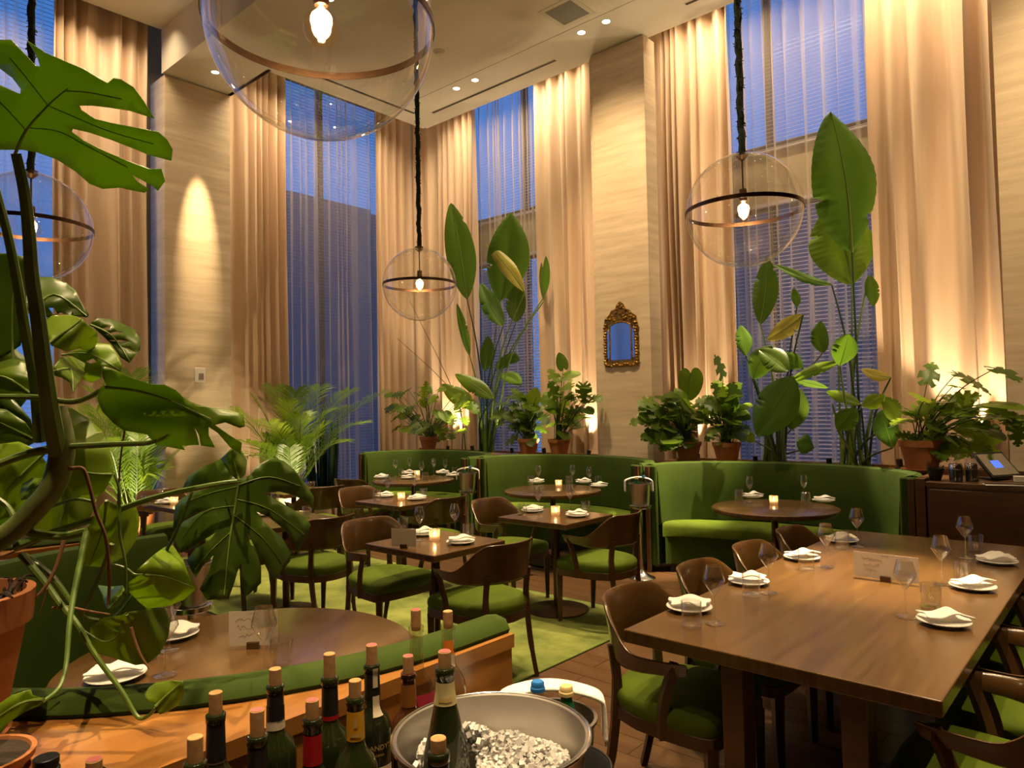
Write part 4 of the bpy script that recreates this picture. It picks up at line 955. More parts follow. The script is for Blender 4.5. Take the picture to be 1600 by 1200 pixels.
def bush(label, px, py, Y, x0, x1, y0, y1, n, seed, mats, size=(.16, .26), r=.135, extra=(), cuts=(3, 5), h=.21, name='potted_monstera'):
    b = PY(px, py, Y); pl = Plant(name, label, (b.x, Y, .9765), group='clay pots of foliage on the window ledge'); claypot(pl, r, h); rr = random.Random(seed)
    c0 = Vector((b.x, Y, .9765+h*.92)); tocam = Vector((-CF.x, -CF.y, 0)); L0 = []
    for k in range(n):
        a = rr.random()*2*PI; q = math.sqrt(rr.random()); L0.append((lerp(x0, x1, .5+.5*q*math.cos(a)), lerp(y0, y1, .5+.5*q*math.sin(a)), rr.uniform(*size), None))
    for i_, (lx, ly, sz, kw) in enumerate(L0+list(extra)):
        for try_ in range(9):
            p = PY(lx+rr.uniform(-6, 6)*(try_ > 0), ly-3*try_*rr.random(), (6.58 if lx > 1545 else 6.70 if 906 < lx < 1052 else Y+rr.uniform(-.14, .10))); out = p-c0; out.z *= .3; out = out.normalized() if out.length > .05 else Vector((rr.uniform(-1, 1), -.3, 0)).normalized()
            if kw == 'face': d = Vector((.05, 0, -1)); nr = tocam+UPV*.3
            else: d = (out*.9+Vector((rr.uniform(-.3, .3), rr.uniform(-.5, .1), rr.uniform(-.75, .1)))).normalized(); nr = UPV*rr.uniform(.3, 1)+tocam*rr.uniform(.2, .9)+Vector((rr.uniform(-.3, .3), 0, 0))
            z_ = sz*(1-.05*try_); e = p-d*z_*.35; bs = c0+Vector((rr.uniform(-.05, .05), rr.uniform(-.05, .05), -.02)); path = [bs, bs.lerp(e, .5)+UPV*rr.uniform(.03, .11), e]
            sm_ = MB().tube(spline(path, 4), .006, 5)
            if clash(pl.uid, sm_.v, sm_.f): continue
            if pl.leaf(monstera_mb, e, p+d*z_*.65, nr, rr.uniform(.78, .95), rr.choice(mats), rib=False, kw_safe=True, cuts=rr.choice((0, cuts[0], cuts[1])), gap=.42, droop=rr.uniform(.05, .25), seed=i_+seed):
                pl.stem(path, .006, .0035, m_stemd if rr.random() < .6 else m_stem, n=5, sp=4); break
    return pl
# ------------------------------------------------------------------ birds of paradise
def bird(label, rx, ry, Y, leaves, seed):
    b = PY(rx, ry, Y); pl = Plant('bird_of_paradise', label, (b.x, Y, .9315), group='tall bird of paradise plants'); rr = random.Random(seed); tocam = Vector((-CF.x, -CF.y, 0))
    for i, (bx_, by_, tx, ty, wpx, mat, dy, tilt) in enumerate(leaves):
        B = PY(bx_, by_, Y+dy); T = PY(tx, ty, Y+dy+tilt); L = (T-B).length; W = wpx*(B-EYEP).dot(CF)/F_PX
        nr = tocam+Vector((rr.uniform(-.35, .35), 0, rr.uniform(.0, .5)))
        pl.leaf(paddle_mb, B, T, nr, W/L*1.05, mat, bend=rr.uniform(-.04, .06), fold=rr.uniform(.1, .3), seed=i+seed)
        rt = Vector((b.x+rr.uniform(-.12, .12), Y+rr.uniform(-.06, .06), .9315)); d = B-rt
        mid = rt+d*.55+Vector((-d.x*.18, 0, d.z*.06))
        pl.stem([rt, mid, B], .014, .007, m_stem if rr.random() < .5 else m_stemd, n=6, sp=8, floor=0.0)
    for k in range(7):
        rt = Vector((rr.uniform(-.13, .13), rr.uniform(-.06, .06), 0)); MB().tube([rt, rt*.8+Vector((0, 0, .25)), rt*1.2+Vector((rr.uniform(-.05, .05), 0, rr.uniform(.45, .75)))], [.024, .018, .008], 6).floor().build('sheath', m_stem, pl.t)
    MB().lathe([(.0001, 0), (.128, 0), (.12, .02), (.0001, .025)], 20).build('soil_mound', m_soil, pl.t)
    return pl
Lm, Ld, Ll, Ly = m_leafb, m_leafd, m_leafm, m_leafy
bird('tall bird of paradise plant left of the stone pillar', 758, 705, 7.36, [
 (730, 468, 705, 318, 42, Lm, 0, -.1), (781, 471, 798, 332, 60, Lm, .05, 0), (820, 456, 760, 380, 22, Ly, -.05, -.05), (786, 510, 751, 441, 27, Lm, -.08, -.05), (806, 504, 813, 440, 30, Ld, .1, .05),
 (852, 460, 853, 400, 11, Lm, 0, -.1), (734, 556, 714, 474, 13, Lm, 0, 0), (757, 580, 762, 524, 22, Ld, 0, 0), (771, 623, 712, 586, 24, Ll, -.6, -.1), (790, 560, 812, 562, 16, Ld, .08, 0), (775, 575, 800, 552, 16, Ld, .05, 0), (748, 640, 690, 600, 26, Ll, -.05, -.2), (815, 600, 780, 585, 20, Ld, .1, .1), (850, 470, 846, 410, 8, Ld, .1, 0)], 41)
bird('tallest bird of paradise plant in the right window', 1335, 715, 7.36, [
 (1331, 394, 1297, 175, 96, Lm, -.05, -.1), (1331, 446, 1296, 322, 88, Ll, .1, 0), (1300, 446, 1208, 414, 15, Lm, 0, -.1), (1358, 430, 1363, 480, 22, Ld, .1, 0), (1312, 572, 1327, 522, 40, Lm, -.6, -.05), (1308, 672, 1338, 638, 30, Ld, -.4, 0),
 (1346, 634, 1384, 618, 22, Ll, -.12, -.1), (1345, 632, 1290, 612, 18, Ll, -.12, -.1), (1392, 590, 1345, 577, 18, Ly, -.1, -.1), (1310, 566, 1232, 598, 17, Ll, -.05, -.1), (1395, 700, 1378, 640, 36, Lm, -.1, 0), (1405, 660, 1380, 620, 28, Ll, -.1, -.1)], 42)
bird('broad-leaved bird of paradise plant at the left of the right window', 1212, 715, 7.36, [
 (1188, 507, 1199, 402, 34, Ld, .05, 0), (1255, 492, 1198, 532, 26, Ly, .05, -.1), (1285, 552, 1283, 501, 26, Ld, .1, 0), (1166, 556, 1158, 508, 24, Lm, -.6, 0), (1240, 588, 1182, 682, 60, Lm, -.7, -.1), (1242, 592, 1294, 604, 13, Lm, 0, -.1), (1236, 672, 1250, 608, 40, Ld, .05, 0),
 (1176, 592, 1206, 540, 34, Ld, -.7, 0), (1232, 580, 1186, 546, 36, Ld, -.7, -.05), (1255, 575, 1222, 552, 26, Lm, .05, -.1), (1272, 700, 1245, 690, 30, Lm, 0, -.1), (1180, 690, 1164, 675, 16, Ll, -.1, -.1), (1245, 480, 1240, 450, 14, Ld, .1, 0)], 43)
BY = 7.07
_cb = MB().box(cx0, cx0+1.3, cy0, cy0+.66, 1.0, 1.27); settle(0, _cb.v, _cb.f)      # keep leaves off the things on the cabinet
bush('clay pot of monstera on the ledge near the room corner', 670, 703, BY, 600, 745, 600, 690, 58, 31, [m_leafm, m_leafd, m_leafl], size=(.13, .24))
bush('clay pot of dark dense foliage left of a matching pot', 826, 707, BY, 778, 852, 612, 690, 56, 32, [m_leafd, m_leafm, m_leafd], size=(.13, .22), r=.14)
bush('clay pot of monstera just left of the stone pillar', 874, 707, BY, 846, 930, 585, 688, 34, 33, [m_leafm, m_leafd], size=(.14, .24), r=.14, extra=[(878, 566, .2, None), (866, 588, .22, None), (912, 612, .22, 'face'), (930, 622, .2, None)])
bush('clay pot of dark monstera right of the stone pillar', 1076, 718, BY, 1004, 1098, 618, 695, 62, 34, [m_leafd, m_leafd, m_leafm], size=(.14, .24), r=.14, extra=[(1080, 598, .30, 'face'), (1060, 688, .22, 'face'), (1012, 628, .22, None), (1000, 655, .2, None)])
bush('clay pot of glossy foliage between the booths', 1136, 720, BY, 1098, 1168, 595, 695, 48, 35, [m_leafd, m_leafm], size=(.13, .22), r=.145, extra=[(1126, 575, .24, None), (1146, 650, .26, 'face')])
bush('big clay pot of monstera at the right end of the ledge', 1441, 733, 6.98, 1400, 1590, 600, 710, 40, 36, [m_leafm, m_leafd, m_leafl], size=(.15, .25), r=.175, h=.27,
     extra=[(1512, 645, .26, 'face'), (1515, 592, .30, None), (1570, 580, .24, None), (1545, 690, .26, 'face'), (1590, 650, .2, None), (1452, 585, .22, None), (1462, 690, .25, 'face'), (1440, 622, .26, None), (1590, 672, .2, 'face')])
# bare flower stalks leaning left over the corner booth
pl = Plant('leaning_stalks', 'two thin bare green stalks leaning left before the drapes', (PY(722, 700, 7.36).x, 7.36, .9315))
for e in ((640, 470), (620, 528)): pl.stem([Vector((pl.o.x+(.04 if e[0] > 630 else -.04), 7.40, .9315)), PY(712, 620, 7.36), PY(*e, 7.12)], .008, .003, m_stemd, 'stalk', floor=0.0)
# ------------------------------------------------------------------ palms and snake plant in pale planters
def frond(pl, base, tip, sag, mat, nl=34, ll=.40, seed=0, wl=.0095):
    r = random.Random(seed); B = Vector(base); T = Vector(tip); M_ = B.lerp(T, .55)+UPV*sag; pts = spline([B, M_, T], 12); pts = [p-pl.o for p in pts]; k = len(pts)-1
    fo = MB(); side = (T-B).cross(UPV).normalized()
    for i in range(nl):
        u = .22+.78*i/(nl-1); q = u*k; a = pts[min(k, int(q))].lerp(pts[min(k, int(q)+1)], q-int(q)); tg = (pts[min(k, int(q)+1)]-pts[max(0, int(q)-1)]).normalized()
        l = ll*(math.sin(PI*(.12+.80*(u-.22)/.78))**.7)*r.uniform(.85, 1.1)
        for s in (-1, 1):
            d = (tg*.75+side*s*.8+UPV*r.uniform(.05, .30)).normalized(); e = a+d*l-UPV*l*l*.55; mdl = a.lerp(e, .5)+UPV*l*.07; w = tg*wl
            fo.add([a-w*.5, a+w*.5, mdl+w, e, mdl-w], [(0, 1, 2, 4), (4, 2, 3)])
    rc = MB().tube(pts, .012, 6)
    if clash(pl.uid, pl.world(fo), fo.f) or clash(pl.uid, pl.world(rc), rc.f): return None
    o = fo.build('leaflets', mat, pl.t, smooth=0); MB().tube(pts, [lerp(.008, .002, i/k) for i in range(k+1)], 5).build('rachis', m_stem, o); return o
def planter(pl, r, h, mat):
    MB().lathe([(.0001, 0), (r*.78, 0), (r*.82, .01), (r, h-.02), (r, h), (r*.93, h), (r*.92, h-.05), (.0001, h-.05)], 36).build('planter', mat, pl.t, smooth=40); MB().lathe([(.0001, h-.045), (r*.92, h-.049)], 24).build('soil', m_soil, pl.t)
def palm(label, loc, r, h, tips, seed, mat=None, ll=.34):
    pl = Plant('potted_palm', label, loc, group='potted palms by the left windows'); planter(pl, r, h, mat or m_plant_w); rr = random.Random(seed)
    for i, (px, py, X, sag) in enumerate(tips):
        b = Vector(loc)+Vector((rr.uniform(-.08, .08), rr.uniform(-.08, .08), h-.04)); l_ = ll*rr.uniform(.8, 1.1)
        for q in range(8):
            if frond(pl, b, PX(px-6*q, py-2*q, X+.05*q), sag, m_palm, seed=seed*50+i, ll=l_*(1-.05*q)): break
    for k in range(12):
        a = rr.random()*6.283; q = rr.uniform(.25, .55); b = Vector(loc)+Vector((rr.uniform(-.06, .06), rr.uniform(-.06, .06), h-.04)); frond(pl, b, b+Vector((q*math.cos(a)*.8, q*math.sin(a), rr.uniform(.45, .95))), rr.uniform(.05, .2), m_palm, seed=seed*90+k, ll=ll*rr.uniform(.6, .9))
    for k in range(6): b = Vector((rr.uniform(-.07, .07), rr.uniform(-.07, .07), h-.04)); MB().tube([b, b+Vector((0, 0, .35))], [.016, .009], 6).build('cane', m_stem, pl.t)
    return pl
sp_ = PZ(506, 757, .56); pl = Plant('snake_plant', 'dark upright snake plant in a round pale planter', (sp_.x, sp_.y, 0)); planter(pl, .30, .56, m_plant_w); rr = random.Random(9)
for k in range(26):
    a = rr.random()*6.28; q = .20*math.sqrt(rr.random()); b = Vector((q*math.cos(a), q*math.sin(a), .5)); hh = rr.uniform(.65, 1.0); tw = rr.uniform(0, 3.1); c, s = math.cos(tw), math.sin(tw)
    def fn(u, v, b=b, hh=hh, c=c, s=s): w = .034*(1-(max(0, v-.35)/.65)**2)*(u-.5)*2; z = v*hh; return (b.x*(1+.35*v)+w*c, b.y*(1+.35*v)+w*s, b.z+z)
    g_ = MB().grid(2, 6, fn); settle(pl.uid, pl.world(g_), g_.f); g_.build('leaf', m_snake, pl.t, smooth=60, solid=.004)
palm('bushy palm in a pale planter before the corner window', (-8.28, 5.02, 0), .22, .52, [(368, 640, -8.2, .15), (395, 620, -8.5, .2), (430, 608, -8.6, .25), (462, 612, -8.3, .3), (500, 605, -8.6, .3), (545, 610, -8.4, .3), (600, 612, -8.3, .25), (570, 660, -8.1, .25), (540, 690, -8.0, .2), (505, 665, -7.9, .15), (385, 690, -8.0, .15), (420, 660, -7.9, .2), (470, 650, -7.9, .2), (365, 720, -8.0, .25), (520, 640, -8.2, .25), (450, 630, -8.0, .2), (555, 640, -8.6, .2)], 51)
palm('palm in a clay pot left of the plain stone pillar', (-8.35, 3.12, 0), .19, .50, [(150, 640, -8.0, .2), (168, 605, -8.4, .3), (205, 585, -8.6, .3), (225, 620, -8.4, .25), (235, 670, -8.3, .25), (160, 690, -7.9, .2), (215, 700, -8.1, .2), (190, 650, -8.0, .2), (140, 610, -8.4, .3), (100, 640, -8.2, .3), (178, 625, -8.2, .3), (228, 740, -8.2, .25)], 52, m_terra, ll=.38)
# ================================================================== foreground monstera on the oak ledge
FG = Plant('large_monstera', 'large monstera in a clay pot on the oak ledge at left', (-1.645, .275, 1.0015))
claypot(FG, .146, .275, 0, sc=.80)
rr = random.Random(77); mo = MB()
for k in range(70):
    a = rr.random()*6.28; q = .125*math.sqrt(rr.random()); b = Vector((q*math.cos(a), q*math.sin(a), .262)); d = Vector((rr.uniform(-1, 1), rr.uniform(-1, 1), rr.uniform(.0, .5)))*.03
    mo.tube(spline([b, b+d+Vector((0, 0, .015)), b+d*1.8], 3), .0025, 4)
stuff(mo.build('bark_mulch', m_soil, FG.t))
def inside(p, poly):
    c = False; j = len(poly)-1
    for i in range(len(poly)):
        if (poly[i][1] > p[1]) != (poly[j][1] > p[1]) and p[0] < (poly[j][0]-poly[i][0])*(p[1]-poly[i][1])/(poly[j][1]-poly[i][1])+poly[i][0]: c = not c
        j = i
    return c
def traced(pts, dep, mat, gx=0, gy=0, rib=None, curl=.0, holes=(), name='leaf', wav=.004, side=(), flip=1):
    """leaf blade from its outline: given its own distance, slant (gx, gy in metres per 100 px), cupped about the midrib"""
    xs = [p[0] for p in pts]; ys = [p[1] for p in pts]; cx, cy = sum(xs)/len(xs), sum(ys)/len(ys); step = max(5, (max(xs)-min(xs)+max(ys)-min(ys))/26)
    vs = [Vector(p) for p in pts]; n = len(pts); ed = [(i, (i+1) % n) for i in range(n)]
    for h in holes:
        b = len(vs); vs += [Vector(p) for p in h]; ed += [(b+i, b+(i+1) % len(h)) for i in range(len(h))]
    y = min(ys)+step*.5; row = 0
    while y < max(ys):
        x = min(xs)+step*(.25 if row % 2 else .75)
        while x < max(xs):
            if inside((x, y), pts) and not any(inside((x, y), h) for h in holes): vs.append(Vector((x, y)))
            x += step
        y += step; row += 1
    V, E_, F_, *_r = delaunay_2d_cdt(vs, ed, [], 0, 1e-4)
    if rib: A = Vector(rib[0]); Bv = Vector(rib[-1])
    else: A = Vector((cx, min(ys))); Bv = Vector((cx, max(ys)))
    ab = (Bv-A); le = max(1, ab.length); nn = Vector((-ab.y, ab.x))/le; size = max(max(xs)-min(xs), max(ys)-min(ys))
    def dp(p):
        d = (p-A).dot(nn)/size; l = (p-A).dot(ab)/(le*size)
        return dep+gx*(p.x-cx)/100+gy*(p.y-cy)/100+curl*d*d*flip+wav*math.sin(d*16+l*5)+wav*.6*math.sin(l*11)
    mb = MB(); mb.v = [tuple(PD(p.x, p.y, dp(p))-FG.o) for p in V]
    mb.f = [tuple(f) for f in F_ if len(f) >= 3 and inside(sum((V[i] for i in f), Vector((0, 0)))/len(f), pts) and not any(inside(sum((V[i] for i in f), Vector((0, 0)))/len(f), h) for h in holes)]
    o = mb.build(name, mat, FG.t, smooth=80, solid=.0012)
    if rib:
        P = spline([Vector((q[0], q[1], 0)) for q in rib], 5); W_ = [PD(p.x, p.y, dp(Vector((p.x, p.y)))-.003)-FG.o for p in P]; k = len(W_)
        MB().tube(W_, [lerp(.0032, .001, i/(k-1)) for i in range(k)], 6).build('midrib', m_rib, o)
        for q in side:
            P = spline([Vector((a[0], a[1], 0)) for a in q], 4); W_ = [PD(p.x, p.y, dp(Vector((p.x, p.y)))-.0012)-FG.o for p in P]; MB().tube(W_, .0011, 5).build('side_vein', m_rib, o)
    return o
traced([(17, 62), (30, 75), (43, 89), (56, 103), (63, 104), (59, 91), (50, 75), (42, 63), (70, 82), (100, 95), (131, 108), (154, 122), (168, 130), (177, 122), (189, 124), (208, 136), (224, 157), (241, 185), (203, 173), (171, 168), (145, 165), (124, 165), (127, 172), (149, 186), (173, 192), (210, 199), (247, 206), (261, 218), (270, 234), (268, 251), (233, 242), (201, 229), (173, 218), (140, 207), (114, 201), (112, 206), (131, 220), (163, 236), (198, 251), (233, 264), (252, 264), (258, 283), (247, 298), (237, 289), (206, 273), (214, 283), (233, 296), (226, 301), (210, 298), (187, 293), (161, 295), (140, 287), (117, 267), (89, 249), (58, 238), (36, 234), (21, 234), (0, 234), (-60, 232), (-105, 190), (-100, 160), (-40, 150), (0, 133), (20, 142), (32, 147), (33, 139), (20, 122), (0, 107), (-50, 95), (-60, 70), (-20, 62)],
       1.26, m_leafm, gx=-.05, gy=.10, rib=[(24, 240), (40, 205), (75, 165), (106, 138)], curl=.25, side=[((45, 200), (90, 205), (130, 225), (200, 262)), ((75, 165), (110, 180), (170, 205), (240, 225)), ((100, 142), (140, 145), (190, 155)), ((40, 203), (0, 160), (-40, 130)), ((75, 165), (40, 120), (15, 90))])
traced([(159, 575), (164, 573), (186, 581), (213, 593), (235, 600), (257, 601), (274, 609), (287, 621), (298, 628), (316, 634), (351, 640), (369, 644), (380, 648), (383, 666), (375, 669), (352, 660), (336, 664), (360, 681), (378, 692), (376, 709), (360, 699), (340, 676), (326, 667), (326, 680), (336, 699), (314, 696), (311, 680), (304, 668), (308, 680), (311, 695), (284, 696), (289, 703), (268, 699), (243, 694), (230, 679), (210, 675), (193, 672), (177, 661), (160, 643), (153, 626), (154, 608), (166, 602), (160, 589)],
       1.42, m_leafm, gx=.05, gy=.02, rib=[(165, 605), (215, 611), (265, 626), (330, 655)], curl=.3, wav=.01)
traced([(366, 745), (380, 747), (391, 742), (402, 727), (425, 715), (443, 720), (459, 733), (479, 758), (490, 776), (489, 796), (477, 783), (459, 774), (436, 768), (414, 771), (432, 781), (454, 794), (477, 808), (485, 819), (481, 839), (464, 865), (459, 846), (443, 826), (420, 808), (400, 799), (416, 819), (441, 841), (454, 864), (453, 877), (438, 895), (422, 913), (420, 895), (411, 875), (398, 855), (387, 832), (391, 850), (402, 866), (408, 886), (408, 911), (391, 927), (378, 935), (377, 911), (377, 880), (371, 893), (366, 911), (357, 936), (335, 937), (324, 938), (312, 920), (326, 895), (334, 867), (317, 884), (306, 902), (299, 891), (292, 875), (306, 857), (326, 846), (339, 831), (312, 847), (294, 859), (283, 864), (272, 850), (270, 833), (287, 815), (312, 801), (335, 791), (308, 800), (288, 811), (271, 827), (272, 805), (274, 790), (285, 778), (308, 768), (339, 760), (286, 762), (294, 745), (317, 729), (339, 720), (348, 715), (357, 733)],
       1.58, m_leafd, gx=.03, gy=-.04, rib=[(373, 752), (366, 800), (358, 850), (350, 930)], curl=.5, side=[((372, 758), (420, 745), (470, 760)), ((370, 780), (420, 795), (475, 835)), ((366, 805), (410, 840), (440, 880)), ((368, 790), (320, 800), (285, 840)), ((362, 830), (330, 860), (305, 890)), ((372, 760), (330, 770), (290, 785))])
traced([(345, 717), (362, 700), (378, 705), (386, 720), (383, 742), (372, 750), (360, 741), (352, 728)], 1.52, m_leafm, gx=.1, rib=[(373, 750), (366, 725), (362, 703)], curl=.5)
traced([(270, 852), (287, 877), (295, 900), (307, 920), (287, 937), (262, 947), (230, 951), (217, 940), (202, 925), (201, 910), (215, 901), (225, 897), (212, 892), (240, 867), (257, 855)], 1.48, m_leafl, gx=.08, gy=.05, rib=[(225, 898), (260, 902), (305, 919)], curl=.35)
traced([(197, 957), (225, 952), (257, 950), (266, 972), (262, 997), (250, 1020), (232, 1036), (212, 1039), (175, 1027), (152, 1020), (142, 1000), (141, 980), (162, 965), (190, 962)], 1.44, m_leafp, gx=.05, gy=.05, rib=[(198, 960), (210, 990), (232, 1034)], curl=.4)
traced([(166, 780), (192, 792), (212, 792), (218, 810), (217, 822), (212, 845), (195, 870), (162, 886), (130, 884), (122, 867), (125, 845), (140, 820), (150, 800)], 1.50, m_leafp, gx=.02, gy=.05, rib=[(166, 782), (160, 830), (140, 882)], curl=.4)
traced([(94, 634), (112, 638), (138, 654), (160, 674), (170, 694), (176, 728), (176, 742), (164, 766), (148, 780), (136, 784), (124, 780), (112, 772), (100, 752), (92, 720), (88, 680)], 1.52, m_leafp, gx=.04, rib=[(176, 741), (135, 738), (100, 720)], curl=.3)
traced([(-40, 700), (0, 694), (30, 690), (60, 704), (76, 728), (78, 752), (60, 782), (30, 802), (0, 812), (-40, 800), (-60, 750)], 1.56, m_leafl, gx=.04, rib=[(74, 705), (30, 745), (-20, 800)], curl=.3)
traced([(94, 752), (124, 768), (152, 780), (142, 806), (112, 828), (76, 836), (40, 828), (52, 800), (78, 776)], 1.60, m_leafp, gx=.03, rib=[(94, 754), (100, 790), (90, 832)], curl=.3)
traced([(71, 748), (52, 746), (36, 756), (31, 770), (33, 782), (52, 778), (68, 766)], 1.47, m_leafl, rib=[(70, 749), (33, 780)], curl=.3)
traced([(58, 433), (80, 433), (104, 442), (120, 456), (128, 474), (139, 492), (136, 496), (112, 493), (94, 488), (80, 496), (60, 494), (40, 480), (42, 450)], 1.60, m_leafd, gx=.05, rib=[(45, 490), (85, 460), (136, 494)], curl=.2, holes=[[(76, 481), (84, 481), (90, 490), (84, 492)]])
traced([(140, 506), (152, 497), (170, 498), (192, 506), (208, 514), (220, 530), (219, 546), (202, 567), (188, 558), (176, 540), (160, 524)], 1.62, m_leafd, gx=.05, rib=[(140, 507), (175, 525), (203, 565)], curl=.2,
       holes=[[(158, 514), (175, 508), (170, 514), (160, 518)], [(164, 523), (180, 518), (194, 519), (180, 523)], [(170, 532), (190, 531), (205, 534), (190, 535)], [(186, 542), (200, 543), (214, 552), (203, 547)]])
traced([(68, 498), (84, 493), (110, 492), (128, 498), (138, 508), (152, 520), (154, 532), (146, 546), (138, 549), (124, 544), (104, 549), (80, 540), (70, 520)], 1.50, m_leafp, gx=.04, gy=-.1, rib=[(72, 538), (110, 512), (128, 498)], curl=.6)
traced([(94, 554), (120, 547), (150, 536), (172, 538), (184, 554), (191, 570), (188, 581), (172, 574), (160, 572), (158, 590), (144, 598), (128, 592), (134, 568), (112, 556)], 1.66, m_leafl, gx=.05, rib=[(96, 554), (140, 553), (187, 578)], curl=.3, holes=[[(134, 565), (146, 560), (152, 566), (142, 568)]])
traced([(82, 574), (96, 558), (120, 557), (132, 566), (134, 580), (124, 596), (114, 614), (110, 598), (96, 590), (83, 586)], 1.44, m_leafp, gx=.06, rib=[(84, 580), (110, 578), (114, 612)], curl=.5)
traced([(-30, 395), (10, 396), (58, 404), (59, 426), (52, 460), (42, 500), (32, 540), (0, 562), (-40, 540)], 1.72, m_leafd, gx=.02, rib=[(20, 560), (20, 470), (30, 405)], curl=.2)
traced([(-40, 580), (0, 566), (20, 560), (42, 566), (54, 600), (56, 616), (20, 622), (-40, 620)], 1.64, m_leafm, rib=[(50, 616), (10, 590), (-30, 585)], curl=.2)
traced([(-30, 636), (10, 640), (40, 660), (60, 690), (20, 700), (-30, 690)], 1.75, m_leafd, rib=[(58, 688), (0, 660)], curl=.2)
traced([(225, 1086), (233, 1074), (244, 1067), (266, 1063), (286, 1064), (288, 1083), (278, 1102), (262, 1112), (250, 1116), (242, 1108), (244, 1099), (230, 1096)], 1.345, m_leafp, gx=0, gy=-.04, rib=[(243, 1104), (255, 1092), (284, 1066)], curl=.12, wav=.002)
traced([(-40, 1125), (0, 1099), (19, 1086), (48, 1077), (51, 1086), (69, 1092), (62, 1102), (31, 1117), (12, 1130), (0, 1146), (-40, 1150)], 1.14, m_leafl, gx=.02, rib=[(68, 1093), (30, 1100), (-30, 1140)], curl=.15)
traced([(152, 914), (172, 917), (192, 915), (197, 925), (185, 947), (167, 955), (160, 930)], 1.46, m_leafl, gx=.1, rib=[(196, 924), (168, 952)], curl=.8)
traced([(-20, 290), (0, 300), (12, 340), (16, 362), (0, 355), (-20, 340)], 1.7, m_leafl, rib=[(-10, 295), (14, 360)], curl=.3)
traced([(-60, 590), (-20, 600), (20, 622), (48, 655), (56, 690), (30, 706), (-20, 700), (-60, 690)], 1.82, m_leafd, rib=[(52, 690), (0, 640), (-40, 610)], curl=.2)
traced([(-60, 690), (0, 690), (60, 712), (90, 760), (80, 800), (20, 830), (-60, 820)], 1.86, m_leafm, rib=[(84, 770), (0, 750), (-40, 740)], curl=.2)
traced([(-60, 500), (0, 520), (40, 560), (60, 600), (30, 640), (-20, 640), (-60, 600)], 1.88, m_leafd, rib=[(50, 620), (0, 570), (-40, 540)], curl=.2)
def fst(pts, d0, d1, r0, r1, mat, name='petiole', n=8):
    k = len(pts)-1; return FG.stem([PD(x, y, lerp(d0, d1, i/k)) for i, (x, y) in enumerate(pts)], r0, r1, mat, name, n, 6)
fst([(98, 735), (88, 690), (78, 635), (70, 580), (60, 500), (50, 430), (45, 360), (38, 300), (25, 240)], 1.44, 1.27, .019, .0085, m_stem)
fst([(-60, 880), (-15, 852), (25, 825), (55, 795), (80, 765), (92, 735), (97, 700), (92, 668), (84, 640)], 1.42, 1.44, .022, .024, m_vine, 'vine', 12)
fst([(62, 690), (55, 600), (40, 520), (25, 430), (8, 350), (-20, 250)], 1.46, 1.35, .012, .007, m_stem)
fst([(-40, 622), (0, 620), (60, 621), (110, 628), (140, 620), (166, 604)], 1.40, 1.40, .006, .005, m_stem)
fst([(106, 698), (180, 694), (230, 692), (250, 684), (264, 674)], 1.43, 1.42, .0065, .004, m_stem); fst([(-40, 735), (0, 724), (40, 710), (78, 702)], 1.42, 1.44, .007, .009, m_stem)
fst([(20, 856), (60, 840), (135, 815), (240, 778), (330, 758), (373, 752)], 1.46, 1.57, .0085, .005, m_stem); fst([(0, 870), (60, 846), (100, 828), (150, 805)], 1.5, 1.5, .003, .002, m_root, 'dry_stalk')
fst([(96, 728), (112, 732), (130, 733), (140, 760), (150, 800), (165, 840), (171, 900), (169, 945)], 1.43, 1.42, .0042, .003, m_root, 'aerial_root')
fst([(100, 844), (88, 885), (70, 918), (38, 952)], 1.40, 1.36, .0045, .0025, m_root, 'aerial_root'); fst([(82, 950), (105, 948), (140, 955), (172, 960)], 1.42, 1.42, .003, .002, m_root, 'aerial_root'); fst([(75, 920), (68, 940), (62, 958)], 1.36, 1.36, .002, .001, m_root, 'aerial_root')
fst([(30, 825), (60, 834), (100, 838), (135, 830)], 1.44, 1.44, .010, .008, m_stem); fst([(135, 832), (125, 880), (115, 930), (108, 980), (103, 1040), (92, 1075), (66, 1097)], 1.42, 1.18, .0065, .003, m_stem)
fst([(33, 866), (70, 910), (95, 945), (120, 975), (150, 1025), (190, 1080), (215, 1120), (232, 1118), (243, 1106)], 1.44, 1.34, .0075, .0028, m_stem); fst([(36, 868), (80, 900), (110, 940)], 1.47, 1.45, .008, .005, m_stem)
fst([(300, 768), (280, 820), (255, 868), (225, 905), (195, 948), (172, 968), (145, 968), (128, 960), (140, 935), (158, 895), (175, 850)], 1.56, 1.44, .0035, .005, m_stem); fst([(130, 985), (160, 1002), (182, 995), (192, 970)], 1.43, 1.43, .002, .0025, m_stem)
fst([(172, 882), (195, 888), (210, 898), (224, 898)], 1.47, 1.47, .004, .003, m_stem); fst([(180, 742), (187, 770), (187, 830), (196, 880), (197, 930)], 1.50, 1.45, .003, .003, m_stem); fst([(195, 672), (188, 720), (184, 790)], 1.48, 1.50, .0022, .0018, m_root, 'dry_stalk')
fst([(205, 980), (212, 1005), (222, 1028), (234, 1045)], 1.42, 1.42, .003, .002, m_root, 'dry_stalk'); fst([(60, 800), (90, 788), (120, 780), (150, 785)], 1.48, 1.5, .004, .003, m_stem); fst([(-20, 770), (10, 790), (25, 815)], 1.46, 1.44, .006, .006, m_stem)
# low second pot at the frame's lower left corner
sp2 = Plant('small_clay_pot', 'terracotta pot and saucer at the lower left corner', tuple(PZ(-32, 1235, 1.0015))); claypot(sp2, .075, .055)
